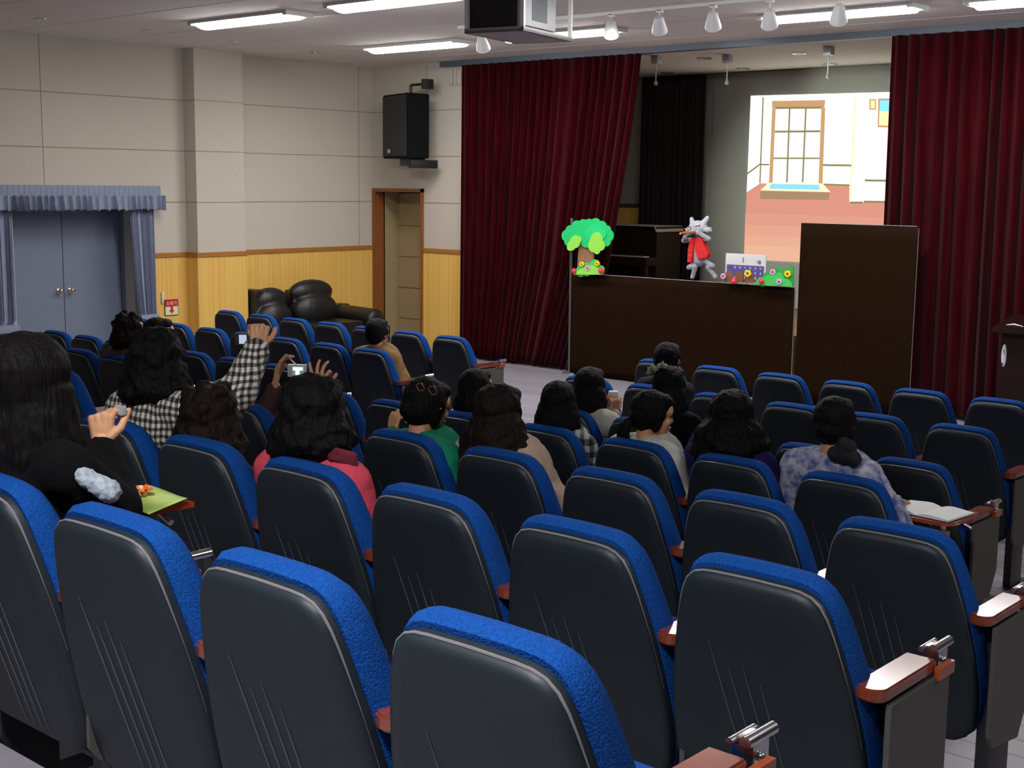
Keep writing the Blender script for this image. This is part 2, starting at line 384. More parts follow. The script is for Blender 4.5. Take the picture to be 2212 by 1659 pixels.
# step nosings in the right aisle
k = 11
for (y0, y1, z), x0 in zip(STEPS[1:6], (-1.0, -1.3, -1.42, -1.75, -2.1)):
    bm = bmesh.new(); box(bm, (x0 , y1 - .025, z - .015), (.6, y1 + .006, z + .006), bev=.002); struct('trim_%d' % k, bm, M['nosing']); k += 1

# ------------------------------------------------------------------ ceiling lights
E_ON = emit('lit diffuser', (1, .985, .97), LAMP); E_AISLE_FILL = emit('added fill diffuser', (.97, .98, 1), 45); E_REAR = emit('dim lit diffuser', (.96, .98, 1), LAMP_REAR)
def troffer(x, y, label, e, L=1.42, W=.30):
    t = empty('ceiling_light', (x, y, ZC), 0, label, 'ceiling light', 'fluorescent ceiling lights')
    bm = bmesh.new()
    for s in (-1, 1): box(bm, (-L / 2 - .03, s * (W / 2 + .012) - .012, -.03), (L / 2 + .03, s * (W / 2 + .012) + .012, 0)); box(bm, (s * (L / 2 + .045) - .03, -W / 2 - .02, -.045), (s * (L / 2 + .045) + .03, W / 2 + .02, 0), bev=.005)
    finish(bm, 'frame', M['white'], t, False)
    bm = bmesh.new(); prism(bm, [(-W / 2 * math.cos(PI * q_ / 10), -.002 - .075 * math.sin(PI * q_ / 10)) for q_ in range(11)], 'YZ', -L / 2, L / 2)
    finish(bm, 'diffuser', e, t, False)
for x, y, l in ((-10.94, 8.52, 'lit ceiling light in the middle of the hall, leftmost in the photo'),
                (-8.75, 8.44, 'lit ceiling light just left of the projector, cut by the top edge'),
                (-11.37, 11.30, 'lit ceiling light nearest the left wall speaker, left of the projector'),
                (-9.22, 11.30, 'lit ceiling light partly hidden behind the hanging projector'),
                (-6.02, 11.45, 'lit ceiling light behind the spotlights, right of the projector'),
                (-4.07, 11.6, 'lit ceiling light at the top right corner of the photo')):
    troffer(x, y, l, E_ON)
for x, y, l, e in ((-5.72, 8.45, 'lit ceiling light right of the projector, outside the photo', E_ON), (-4.35, 8.9, 'lit ceiling light over the right seats, outside the photo', emit('half lit diffuser', (1, .98, .97), 24)),
                   (-1.6, .3, 'lit ceiling light over the nearest seat row, outside the photo', E_REAR), (.9, 4.7, 'added ceiling light brightening the right aisle, outside the photo', E_AISLE_FILL)):  # the aisle one is unseen, added to brighten the near floor
    troffer(x, y, l, e)
# small recessed downlights
def downlight(x, y, label, r=.06):
    t = empty('downlight', (x, y, ZC), 0, label, 'downlight', 'recessed downlights')
    bm = bmesh.new(); lathe(bm, [(r, 0), (r + .012, -.002), (r + .012, -.008), (r, -.010), (r - .012, -.004), (r - .016, -.001)], (0, 0, 0)); finish(bm, 'ring', M['chrome'], t)
    bm = bmesh.new(); lathe(bm, [(r - .02, -.003), (.02, -.006)], (0, 0, 0)); finish(bm, 'bulb', M['white'], t)
for x, y, l in ((-12.77, 7.32, 'unlit downlight in the ceiling above the blue door, nearest the left edge'), (-12.85, 8.63, 'unlit downlight in the ceiling left of the pilaster'),
                (-12.96, 9.89, 'unlit downlight in the ceiling directly above the pilaster'), (-13.15, 11.27, 'unlit downlight in the ceiling between pilaster and wall speaker')): downlight(x, y, l)
for x, y, l in ((-9.56, 14.64, 'chrome downlight over the stage, front left one'), (-8.29, 14.78, 'chrome downlight over the stage, front right one'),
                (-9.94, 16.2, 'chrome downlight over the stage, above the edge of the projected picture'), (-11.2, 16.2, 'chrome downlight over the stage, above the black drape'), (-8.65, 16.25, 'chrome downlight over the stage, rear one above the projected window')): downlight(x, y, l, .085)
# fluorescent-like stage spots hanging behind the beam
for i, (x, y, l) in enumerate(((-9.09, 14.44, 'thin hanging stage spot behind the beam, middle one'), (-7.61, 14.25, 'thin hanging stage spot behind the beam, rightmost one'), (-9.88, 14.04, 'thin hanging stage spot behind the beam, leftmost one'))):
    t = empty('stage_spot', (x, y, ZC), 0, l, 'spotlight', 'hanging stage spots')
    bm = bmesh.new(); box(bm, (-.05, -.05, -.10), (.05, .05, 0), bev=.008); finish(bm, 'mount', M['silver'], t)
    bm = bmesh.new(); tube(bm, [(0, 0, -.1), (0, 0, -.32)], .008); finish(bm, 'rod', M['silver'], t)
    bm = bmesh.new(); lathe(bm, [(.012, -.31), (.022, -.32), (.026, -.36), (.016, -.365)], (0, 0, 0)); finish(bm, 'lamp_head', M['silver'], t)
# track with white spotlights
tr = bmesh.new(); box(tr, (-9.75, 10.28, ZC - .03), (-4.6, 10.32, ZC)); tag(finish(tr, 'lighting_track', M['white'], None, False), 'thin white lighting track on the ceiling carrying the white spotlights', 'track')
for i, (px, py, l) in enumerate(((1042, 93, 'white ceiling spotlight peeking out under the projector'), (1320, 62, 'white ceiling spotlight first to the right of the projector'), (1424, 53, 'white ceiling spotlight second to the right of the projector'),
                              (1540, 44, 'white ceiling spotlight third to the right of the projector'), (1662, 40, 'white ceiling spotlight at the left end of a long lit ceiling light'), (1812, 30, 'white ceiling spotlight in front of the middle of a lit ceiling light'))):
    p = onY(px, py, 10.3)
    t = empty('spotlight', (p.x, 10.3, ZC), 0, l, 'spotlight', 'white track spotlights')
    zz = p.z - ZC
    bm = bmesh.new(); box(bm, (-.03, -.02, -.05), (.03, .02, -.02), bev=.004); tube(bm, [(0, 0, -.02), (0, 0, min(-.06, zz + .06))], .009); tube(bm, [(-.05, 0, zz + .01), (-.05, 0, zz + .06), (.05, 0, zz + .06), (.05, 0, zz + .01)], .006); finish(bm, 'bracket', M['white'], t)
    bm = bmesh.new(); mt = Matrix.Rotation(math.radians(38), 3, 'X') @ Matrix.Rotation(math.radians(18), 3, 'Y')
    lathe(bm, [(.012, .085), (.034, .078), (.046, .05), (.06, 0), (.072, -.06), (.074, -.075), (.066, -.075), (.05, -.03), (.01, .0)], (0, 0, zz), mtx=mt); finish(bm, 'lamp_head', M['white'], t)

# ------------------------------------------------------------------ projector in its cage
pa, pb, pc_, pd = onZ(1000, 72, 3.5), onZ(1127, 66, 3.5), onZ(1237, 90, 3.5), onZ(1100, 101, 3.5)
x0, x1, y0, y1 = -7.285 - .265, -7.285 + .265, 8.42 - .44, 8.42 + .44
t = empty('projector', ((x0 + x1) / 2, (y0 + y1) / 2, 3.5), math.radians(13), 'ceiling projector in a white metal cage hanging above the hall', 'projector')
W, D = (x1 - x0) / 2, (y1 - y0) / 2
bm = bmesh.new(); box(bm, (-W, -D, 0), (W, D, .018))
for a, b in (((-W, -D), (W, -D + .02)), ((-W, D - .02), (W, D)), ((-W, -D), (-W + .02, D)), ((W - .02, -D), (W, D))): box(bm, (a[0], a[1], 0), (b[0], b[1], .035))
finish(bm, 'tray', mat('tray enamel', (.33, .31, .31), .5), t, False)
for sx, sy in ((-1, -1), (1, -1), (-1, 1), (1, 1)):
    bm = bmesh.new(); box(bm, (sx * (W - .015) - .015, sy * (D - .015) - .015, .02), (sx * (W - .015) + .015, sy * (D - .015) + .015, ZC - 3.5)); finish(bm, 'cage_post', M['white'], t, False)
bm = bmesh.new(); box(bm, (-W + .05, -D + .045, .05), (W - .03, D - .25, .34), bev=.02); pj = finish(bm, 'body', mat('projector case', (.36, .37, .39), .4), t)
bm = bmesh.new(); box(bm, (-W + .02, -D + .03, .04), (W - .07, -D + .05, .42), bev=.006); finish(bm, 'dark_panel', M['black'], t)
bm = bmesh.new(); X1 = W - .03
for k_ in range(22): box(bm, (X1 - .002, -D + .20 + k_ * .012, .10), (X1 + .006, -D + .206 + k_ * .012, .31))
finish(bm, 'vent_grille', mat('vent grey', (.22, .23, .25), .5), t, False)
bm = bmesh.new(); lathe(bm, [(.05, 0), (.05, .05), (.042, .06), (.02, .05)], (-.05, D - .25, .19), 'Y'); finish(bm, 'lens', M['eye'], t)
bm = bmesh.new(); tube(bm, [(-.05, -D + .1, .33), (-.02, -D + .06, .39), (.03, -D + .1, .42), (.05, -D + .2, .43)], .006); finish(bm, 'cable', mat('orange cable', (.7, .28, .02), .5), t)

# the projector's own light, spilling softly around the picture
sp = bpy.data.lights.new('projector_beam', 'SPOT'); sp.energy = 1300; sp.color = (.93, 1, .90); sp.spot_size = math.radians(33); sp.spot_blend = .7; sp.shadow_soft_size = .05
spo = bpy.data.objects.new('projector_beam', sp); COL.objects.link(spo); spo.location = (-7.40, 8.92, 3.69)
spo.rotation_euler = (Vector((-8.6, 16.7, 2.0)) - Vector((-7.40, 8.92, 3.69))).to_track_quat('-Z', 'Y').to_euler()
# ------------------------------------------------------------------ projected picture
def pic():
    Y0 = SY - .036
    def q(pts, mi, k):
        if mi in (3, 8) and k in (3, 4):
            wx = max(x for x, y in pts[:2]) - min(x for x, y in pts[:2]); cx_ = sum(x for x, y in pts) / 4; cy_ = sum(y for x, y in pts) / 4
            if wx < 4: pts = [(x - .9 if i in (0, 3) else x + .9, y) for i, (x, y) in enumerate(pts)]
            else: pts = [(x, y - .8 if i in (0, 1) else y + .8) for i, (x, y) in enumerate(pts)]
        vs = [bm.verts.new((onY(x, y, Y0).x, Y0 - .0006 * k, onY(x, y, Y0).z)) for x, y in pts]
        bm.faces.new(vs).material_index = mi
    bm = bmesh.new()
    cols = [((.96, 1, .90), 1.1), ((.93, .37, .27), .50), ((.52, .30, .13), .75), ((.30, .24, .10), .6), ((.98, .82, .42), .9), ((.22, .62, .95), .8), ((.42, .26, .14), .6),
            ((.2, .62, .85), .9), ((.75, .88, .35), .9), ((.95, .52, .34), .56), ((.9, .75, .3), .9), ((.93, .40, .29), .515), ((.94, .44, .31), .53), ((.945, .48, .325), .545)]
    mats = [emit('projected light %d' % i, c, PROJ * s) for i, (c, s) in enumerate(cols)]
    # backing slab gives the picture thickness
    a, b_, c, d = onY(1622, 207, Y0), onY(1933, 198, Y0), onY(1607, 560, Y0), onY(1933, 577, Y0)
    XE = a.x + 3.05
    q([(1622, 207), (2070, 195), (2064, 584), (1607, 560)], 0, 0)
    q([(1613, 415), (1642, 396), (1835, 400), (1835, 437), (1866, 437), (2070, 438), (2064, 584), (1607, 560)], 1, 1)
    for y_, mi_, kk in ((460, 11, 2), (485, 12, 3), (508, 13, 4), (530, 9, 5)): q([(1611 - (y_ - 440) * .03, y_), (2067, y_ + 16), (2064, 584), (1607, 560)], mi_, kk)
    # door frame
    q([(1668, 218), (1783, 216), (1781, 233), (1668, 236)], 2, 3); q([(1668, 236), (1676, 236), (1669, 395), (1661, 395)], 2, 3); q([(1774, 233), (1783, 233), (1777, 397), (1768, 396)], 2, 3)
    for p in (((1676, 232), (1774, 231), (1774, 234), (1676, 235)), ((1674, 283), (1772, 282), (1772, 285), (1674, 286)), ((1671, 341), (1770, 341), (1770, 343), (1671, 343)),
              ((1705, 235), (1707, 235), (1701, 394), (1699, 394)), ((1740, 235), (1742, 235), (1735, 394), (1733, 394)),
              ((1648, 210), (1649.5, 210), (1642.5, 396), (1641, 396)), ((1641, 354), (1662, 355), (1662, 357), (1641, 356)), ((1778, 355), (1839, 356), (1839, 359), (1778, 358)),
              ((1614, 374), (1641, 354), (1641, 357), (1614, 377)), ((1868, 388), (2068, 392), (2068, 395), (1868, 391)), ((1836, 436), (1864, 436), (1864, 439), (1836, 439)), ((1866, 434), (2068, 437), (2068, 440), (1866, 437)),
              ((1778, 397), (1836, 399), (1836, 401), (1778, 399))): q(p, 3, 4)
    q([(1847, 208), (1849, 208), (1838, 435), (1836, 435)], 8, 3)
    # step and mat
    q([(1660, 395), (1778, 397), (1794, 415), (1643, 411)], 4, 5); q([(1667, 397), (1768, 399), (1771, 402), (1770, 410), (1663, 408), (1663, 402)], 5, 6); q([(1643, 413), (1793, 416), (1790, 432), (1642, 430)], 6, 5)
    # two small framed pictures, plain stand-ins
    q([(1878, 214), (1893, 214), (1893, 237), (1878, 237)], 2, 5); q([(1881, 217), (1890, 217), (1890, 234), (1881, 234)], 10, 6)
    q([(1897, 213), (2010, 210), (2008, 278), (1896, 275)], 2, 5); q([(1901, 217), (2006, 214), (2004, 240), (1900, 240)], 7, 6); q([(1900, 240), (2004, 240), (2004, 274), (1899, 271)], 8, 6)
    o = finish(bm, 'projected_picture', mats, None, False)
    tag(o, 'bright projected picture of a room with a tall window and pink floor', 'projection')
pic()
bm = bmesh.new(); box(bm, (-10.7, SY - .03, .63), (-3.6, SY - .012, ZC - .01)); tag(finish(bm, 'projection_screen', M['greywall'], None, False), 'large grey projection screen covering the back wall of the stage', 'screen')

# ------------------------------------------------------------------ curtains
def drape(name, xs, z0, z1, y, amp, nf, m, label, cat, lines=None, group=None, seed=0, X=None, thick=.004, parent=None, nz=24, per=12):
    """cloth hanging in folds. lines(t, s) -> horizontal coordinate for fold parameter t (0..1) and height s (0 bottom..1 top)"""
    bm = bmesh.new(); nx = nf * per; rnd = random.Random(seed); ph = [rnd.uniform(-.9, .9) for _ in range(nf + 2)]; am = [rnd.uniform(.35, 1.45) for _ in range(nf + 2)]
    g = []
    for j in range(nz + 1):
        s = j / nz; row = []
        for i in range(nx + 1):
            t = i / nx; u = min(nf - 1e-6, max(0, t * nf + (.4 * math.sin(9.4 * t + seed) + .25 * math.sin(23 * t)) * math.sin(PI * t))); k = int(min(u, nf - 1)); f = u - k
            a = am[k] * (1 - f) + am[k + 1] * f; p = ph[k] * (1 - f) + ph[k + 1] * f
            off = amp * a * (math.sin(2 * PI * u + p) + .3 * math.sin(4 * PI * u + 2 * p + s)) * (1 - .35 * s)
            h = lines(t, s) if lines else xs[0] + (xs[1] - xs[0]) * t
            h += .25 * amp * math.sin(2 * PI * u + p + 1.6)
            zz = z0 + (z1 - z0) * s
            if j == 0: zz += .012 * math.sin(5 * u)
            row.append(bm.verts.new((h, y + off, zz) if X is None else (X + off, h, zz)))
        g.append(row)
    for j in range(nz):
        for i in range(nx): bm.faces.new((g[j][i], g[j][i + 1], g[j + 1][i + 1], g[j + 1][i]))
    o = finish(bm, name, m, parent, True, 80)
    sd = o.modifiers.new('thick', 'SOLIDIFY'); sd.thickness = thick; sd.offset = 0
    if parent is None: tag(o, label, cat, group)
    return o
def left_edge(t, s):
    zz = s * 3.88
    xr = -9.46 - .16 * (1 - s) - .42 * max(0, (1 - s)) ** 1.3 * 1.3
    if s < .33: xr -= (.33 - s) * .6
    xl = -12.34
    return xl + (xr - xl) * t
drape('stage_curtain', None, 0.01, 3.86, YW - .10, .055, 22, M['velvet'], 'crimson velvet stage curtain left of the stage opening, its edge drawn aside', 'curtain', left_edge, 'crimson stage curtains', 3)
drape('stage_curtain', None, 0.01, 3.86, YW - .10, .055, 32, M['velvet'], 'crimson velvet stage curtain at the right, behind the tall dark panel', 'curtain', lambda t, s: -6.30 + t * 4.4 + .03 * (1 - s) * (1 - t), 'crimson stage curtains', 9)
drape('black_drape', (-11.87, -10.72), .64, 3.9, SY - .2, .03, 11, M['black_cloth'], 'black drape hanging at the back of the stage, left of the screen', 'curtain', None, None, 5)
# puppet theatre panels
def panel(name, x0, x1, z1, label, y=13.0 - .12):
    t = empty(name, ((x0 + x1) / 2, y, -.02), 0, label, 'panel', 'dark puppet theatre panels'); w_ = (x1 - x0) / 2
    bm = bmesh.new(); nx = 60; g = []
    for j in range(13):
        g.append([bm.verts.new((-w_ + 2 * w_ * i / nx, .006 * math.sin(i * .9) * (1 - j / 14), .005 + (z1 + .015) * j / 12)) for i in range(nx + 1)])
    for j in range(12):
        for i in range(nx): bm.faces.new((g[j][i], g[j][i + 1], g[j + 1][i + 1], g[j + 1][i]))
    c = finish(bm, 'cloth', M['brown_cloth'], t); s_ = c.modifiers.new('t', 'SOLIDIFY'); s_.thickness = .006; s_.offset = 0
    for s2 in (-1, 1):
        bm = bmesh.new(); tube(bm, [(s2 * (w_ - .02), .035, 0), (s2 * (w_ - .02), .035, z1)], .013); lathe(bm, [(.05, 0), (.05, .012), (.02, .02)], (s2 * (w_ - .02), .035, 0)); finish(bm, 'post', M['silver'], t)
    bm = bmesh.new(); tube(bm, [(-w_ + .02, .02, z1 + .012), (w_ - .02, .02, z1 + .012)], .012); finish(bm, 'top_rail', M['silver'], t)
    return t
pT = panel('puppet_stage', -10.25, -7.16, 1.24, 'long low dark brown cloth panel of the puppet stage in front of the stage')
panel('tall_panel', -7.10, -5.78, 1.94, 'tall dark brown cloth panel right of the puppet stage, in front of the curtain', 13.0 - .14)
bm = bmesh.new(); tube(bm, [(0, 0, 0), (0, 0, 1.93)], .02); lathe(bm, [(.09, 0), (.09, .015), (.03, .03)], (0, 0, 0))
o = finish(bm, 'metal_pole', mat('grey steel pole', (.16, .17, .18), .45, metal=.6), None); o.location = (-10.30, 12.93, -.02); tag(o, 'grey upright pole at the left end of the puppet stage, behind the tree cutout', 'pole')
# ------------------------------------------------------------------ foam cutout props on the puppet stage edge
PY = 12.84
def C(px, py): p = onY(px, py, PY); return (p.x, p.z)
PXM = onY(1300, 500, PY).x - onY(1299, 500, PY).x
def disc(bm, px, py, r, d0, d1, mi=0, n=22):
    cx, cz = C(px, py); prism(bm, [(cx + r * PXM * math.cos(2 * PI * k / n), cz + r * PXM * math.sin(2 * PI * k / n)) for k in range(n)], 'XZ', PY + d0, PY + d1, mi)
def poly(bm, pts, d0, d1, mi=0): prism(bm, [C(*p) for p in pts], 'XZ', PY + d0, PY + d1, mi)
G1 = mat('green foam', srgb(20, 200, 110), .6); G1b = mat('pale green foam edge', srgb(90, 225, 130), .6); G2 = mat('lime foam', srgb(150, 225, 80), .6); G3 = mat('leaf green foam', srgb(70, 200, 90), .6)
TR = mat('brown foam', srgb(150, 110, 78), .7, vary=.15, scale=10, stretch=(8, 8, 1)); FB = mat('fence foam', srgb(128, 84, 54), .7, vary=.1, scale=9)
YE = mat('yellow felt', srgb(250, 220, 20), .6); PK = mat('pink felt', srgb(235, 170, 225), .6); RE = mat('red felt', srgb(235, 40, 60), .5); DK = mat('flower centre', srgb(90, 50, 70), .6)
def flower(px, py, r, m, parent, d=-.05, ball=False):
    bm = bmesh.new()
    if ball:
        cx, cz = C(px, py); ell(bm, (cx, PY + d, cz), (r * PXM, .012, r * PXM), 14); ell(bm, (cx - r * PXM * .1, PY + d - .010, cz + r * PXM * .2), (r * PXM * .25, .006, r * PXM * .25), 10, mi=1)
        finish(bm, 'flower', [m, PK], parent); return
    for k in range(5):
        a = 2 * PI * k / 5 + .3; disc(bm, px + r * .55 * math.cos(a), py + r * .55 * math.sin(a), r * .45, d - .0004 * k, d + .01, n=12)
    f = finish(bm, 'flower', m, parent, False)
    bm = bmesh.new(); disc(bm, px, py, r * .28, d - .006, d, n=10); finish(bm, 'flower_centre', DK, f, False)
def at_root(name, label, cat, loc, group=None):
    r = empty(name, loc, 0, label, cat, group); return r
def reparent(root):
    for c in root.children: c.matrix_parent_inverse = Matrix.Translation(-Vector(root.location))
cx, cz = C(1275, 592)
t = at_root('tree_cutout', 'green foam tree cutout with brown trunk standing on the puppet stage edge', 'prop', (cx, PY, cz))
bm = bmesh.new()
poly(bm, [(1252, 520), (1284, 528), (1284, 550), (1282, 575), (1248, 580), (1250, 550)], -.012, .004); finish(bm, 'trunk', TR, t, False)
bm = bmesh.new()
for i, (x, y, r) in enumerate(((1249, 491, 12), (1235, 500, 11), (1226, 509, 10), (1262, 486, 10), (1275, 485, 10), (1289, 485, 11), (1302, 491, 11), (1312, 499, 10), (1318, 509, 10), (1313, 521, 9), (1232, 520, 10), (1265, 498, 16), (1295, 500, 17), (1250, 508, 18), (1280, 505, 20), (1298, 510, 17), (1270, 520, 12), (1242, 515, 12))):
    disc(bm, x, y, r, -.03 - i * .0003, -.012)
finish(bm, 'crown', G1, t, False)
bm = bmesh.new()
for i, (x, y, r) in enumerate(((1292, 499, 13), (1280, 505, 12), (1305, 505, 9))): disc(bm, x, y, r, -.042 - i * .0003, -.034)
finish(bm, 'crown_layer', mat('mid green foam', srgb(30, 210, 125), .6), t, False)
bm = bmesh.new()
for i, (x, y, r) in enumerate(((1248, 522, 11), (1240, 530, 9), (1236, 534, 6), (1255, 518, 6), (1294, 518, 13), (1288, 530, 12), (1303, 530, 9), (1295, 540, 7))): disc(bm, x, y, r, -.052 - i * .0003, -.040)
finish(bm, 'light_leaves', G2, t, False)
bm = bmesh.new()
for i, (x, y, r) in enumerate(((1257, 586, 10), (1288, 574, 11), (1300, 583, 8), (1270, 582, 12))): disc(bm, x, y, r, -.030 - i * .0003, -.014)
poly(bm, [(1243, 592), (1250, 582), (1305, 582), (1307, 592)], -.029, -.014); finish(bm, 'grass_back', G3, t, False)
bm = bmesh.new(); poly(bm, [(1243, 593), (1256, 582), (1270, 575), (1284, 573), (1296, 579), (1306, 593)], -.046, -.032); finish(bm, 'grass_front', G2, t, False)
for a in ((1262, 570, 5, YE), (1295, 569, 5, YE), (1275, 578, 5, PK)): flower(*a, t, -.054)
for a in ((1246, 585, 5, RE), (1304, 584, 5.5, RE)): flower(*a, t, -.056, True)
reparent(t)
cx, cz = C(1600, 612)
t = at_root('fence_cutout', 'small brown foam fence cutout with flowers in front of the calendar', 'prop', (cx, PY, cz))
bm = bmesh.new()
for i, (x, y) in enumerate(((1577, 589), (1599, 590), (1621, 591))): poly(bm, [(x - 9, y + 20), (x - 9, y + 3), (x - 4, y - 3), (x + 4, y - 3), (x + 9, y + 3), (x + 9, y + 20)], -.026, -.012)
poly(bm, [(1564, 600), (1634, 604), (1634, 610), (1564, 606)], -.012, -.002)
finish(bm, 'pickets', FB, t, False)
flower(1567, 596, 5.5, PK, t); flower(1620, 590, 7, YE, t); flower(1590, 607, 5, RE, t, -.045, True); reparent(t)
cx, cz = C(1680, 617)
t = at_root('bush_cutout', 'green foam bush cutout with flowers at the right end of the puppet stage', 'prop', (cx, PY, cz))
bm = bmesh.new()
for i, (x, y, r) in enumerate(((1664, 600, 11), (1682, 594, 12), (1698, 594, 10), (1650, 608, 8))): disc(bm, x, y, r, -.026 - i * .0003, -.01)
poly(bm, [(1696, 615), (1698, 582), (1704, 575), (1712, 573), (1716, 576), (1716, 618)], -.024, -.01); finish(bm, 'bush_back', mat('deep leaf foam', srgb(55, 165, 70), .6), t, False)
bm = bmesh.new(); poly(bm, [(1632, 614), (1642, 602), (1652, 601), (1660, 595), (1672, 590), (1685, 588), (1694, 592), (1698, 600), (1708, 604), (1714, 612), (1715, 619), (1660, 616)], -.044, -.03); finish(bm, 'bush_front', G3, t, False)
flower(1674, 587, 5.5, PK, t, -.05); flower(1688, 608, 5.5, PK, t, -.055); flower(1706, 591, 6.5, YE, t, -.05); flower(1650, 607, 4.6, RE, t, -.055, True); reparent(t)
# calendar
p0, p1, p2 = onY(1566, 547, 12.93), onY(1653, 551, 12.93), onY(1566, 606, 12.93)
CW, CH = (p1 - p0).length, (p0 - p2).length
t = empty('calendar', ((p0.x + p1.x) / 2, 12.95, (p0.z + p1.z) / 2 - CH / 2), 0, 'white desk calendar with a purple month grid on the puppet stage', 'calendar')
t.rotation_euler = (0, math.radians(0), 0)
bm = bmesh.new(); box(bm, (-CW / 2, 0, -CH / 2), (CW / 2, .012, CH / 2), bev=.001); finish(bm, 'board', M['white'], t, False)
bm = bmesh.new(); box(bm, (-CW / 2 + .02, -.003, -CH / 2 + .01), (CW / 2 - .02, 0, CH / 2 - .125)); finish(bm, 'purple_grid', mat('calendar purple', srgb(92, 78, 150), .6), t, False)
INK = mat('dark print', srgb(60, 50, 80), .6)
text('month_number', '1', .085, (-.03, -.003, CH / 2 - .07), (PI / 2, 0, 0), INK, t)
text('month_name', '1월', .045, (.17, -.003, CH / 2 - .085), (PI / 2, 0, 0), INK, t)
WP = mat('white print', (.85, .85, .9), .6)
lines_ = ['일  월  화  수  목  금  토']
dx = (CW - .06) / 7
for c in range(7): text('weekday', '일월화수목금토'[c], .03, ((c - 3) * dx, -.005, CH / 2 - .155), (PI / 2, 0, 0), WP if c else M['lip'], t)
for r_ in range(4):
    for c in range(7):
        d_ = r_ * 7 + c - 2
        if 1 <= d_ <= 31: text('day_number', str(d_), .042, ((c - 3) * dx, -.005, CH / 2 - .21 - r_ * .055), (PI / 2, 0, 0), WP if c else M['lip'], t)
# ------------------------------------------------------------------ wolf hand puppet (generic grey plush wolf in a red vest)
WY = 12.92
def wp(px, py, dy=0): p = onY(px, py, WY); return Vector((p.x, WY + dy, p.z))
wr = 1 / 238.0
FUR = mat('grey plush', srgb(146, 146, 156), .95, vary=.12, scale=40, bump=.4, sheen=.3)
bm = bmesh.new()
ell(bm, wp(1508, 492), (28 * wr, .09, 20 * wr)); ell(bm, wp(1489, 497), (10 * wr, .05, 8 * wr)); ell(bm, wp(1529, 497), (11 * wr, .05, 8 * wr))
for a, b in (((1486, 497), (1479, 494)), ((1487, 499), (1480, 500)), ((1530, 494), (1537, 492)), ((1531, 498), (1538, 499))): caps(bm, wp(*a), wp(*b), 5 * wr, 1.5 * wr, 8)
caps(bm, wp(1496, 482), wp(1493, 473, .01), 8 * wr, 5.5 * wr); caps(bm, wp(1520, 482), wp(1527, 471, .01), 9 * wr, 6 * wr)
caps(bm, wp(1506, 500, -.05), wp(1500, 504, -.13), 8 * wr, 6 * wr)
caps(bm, wp(1509, 508), wp(1508, 530), 11 * wr, 13 * wr); caps(bm, wp(1508, 530), wp(1511, 563), 13 * wr, 16 * wr)
for A in (((1499, 517), (1479, 520), (1490, 512)), ((1518, 517), (1533, 516), (1517, 502))):
    a, b, c = wp(*A[0]), wp(*A[1], -.02), wp(*A[2], -.09); caps(bm, a, b, 6.5 * wr, 7 * wr); caps(bm, b, c, 7 * wr, 6 * wr); ell(bm, c, 7.5 * wr)
for A in (((1503, 566), (1493, 577), (1505, 576), (1499, 598)), ((1520, 562), (1545, 574), (1533, 577), (1549, 598))):
    P_ = [wp(*q_, dd) for q_, dd in zip(A, (0, -.05, -.03, -.03))]
    for a, b in zip(P_, P_[1:]): caps(bm, a, b, 7 * wr, 6 * wr)
    caps(bm, P_[3], P_[3] + Vector((.01, -.03, -.005)), 4.5 * wr, 4.5 * wr)
wolf = finish(remesh(bm, .007, 2), 'wolf_puppet', FUR, None); tag(wolf, 'grey plush wolf puppet in a red vest standing on the puppet stage', 'puppet')
bm = bmesh.new()
for s_, pts in ((-1, [(1502, 512), (1506, 516), (1503, 545), (1499, 566), (1492, 566), (1493, 540), (1497, 520)]), (1, [(1512, 512), (1521, 513), (1526, 528), (1536, 548), (1533, 556), (1515, 560), (1509, 540), (1508, 524)])):
    v = [onY(x, y, WY) for x, y in pts]; prism(bm, [(q.x, q.z) for q in v], 'XZ', WY - .07, WY - .052)
    prism(bm, [(q.x * .8 + .2 * wp(1511, 540).x, q.z) for q in v], 'XZ', WY - .053, WY + .045)
finish(bm, 'vest', mat('red felt vest', srgb(214, 30, 34), .8), wolf, False)
bm = bmesh.new(); ell(bm, wp(1497, 541, -.075), 2.4 * wr); ell(bm, wp(1498, 552, -.075), 2.4 * wr, mi=1); finish(bm, 'button', [mat('green button', srgb(120, 130, 30), .5), mat('orange button', srgb(230, 110, 20), .5)], wolf)
bm = bmesh.new(); caps(bm, wp(1490, 503, -.16), wp(1514, 501, -.12), 3.4 * wr, 3.6 * wr); finish(bm, 'muzzle_patch', mat('brown felt', srgb(150, 82, 34), .8), wolf)
bm = bmesh.new(); ell(bm, wp(1488, 504, -.17), 3.6 * wr); finish(bm, 'nose', mat('orange felt', srgb(220, 130, 30), .7), wolf)
bm = bmesh.new(); ell(bm, wp(1497, 494, -.088), (3.2 * wr, .01, 2.8 * wr)); ell(bm, wp(1516, 493, -.088), (3.2 * wr, .01, 2.8 * wr)); finish(bm, 'eye_white', M['white'], wolf)
bm = bmesh.new(); ell(bm, wp(1497, 494.5, -.10), 1.6 * wr); ell(bm, wp(1515.5, 493.5, -.10), 1.6 * wr); finish(bm, 'pupil', M['eye'], wolf)
bm = bmesh.new(); tube(bm, [wp(1492, 490, -.09), wp(1502, 491, -.095)], 1.1 * wr, 6); tube(bm, [wp(1511, 489, -.095), wp(1522, 486, -.085)], 1.1 * wr, 6); finish(bm, 'eyebrow', mat('red brown thread', srgb(130, 40, 40), .8), wolf)
bm = bmesh.new(); ell(bm, wp(1501, 510.5, -.09), (6 * wr, .012, 3 * wr)); ell(bm, wp(1510, 511, -.08), (4 * wr, .012, 3 * wr)); finish(bm, 'bow_tie', M['black'], wolf)
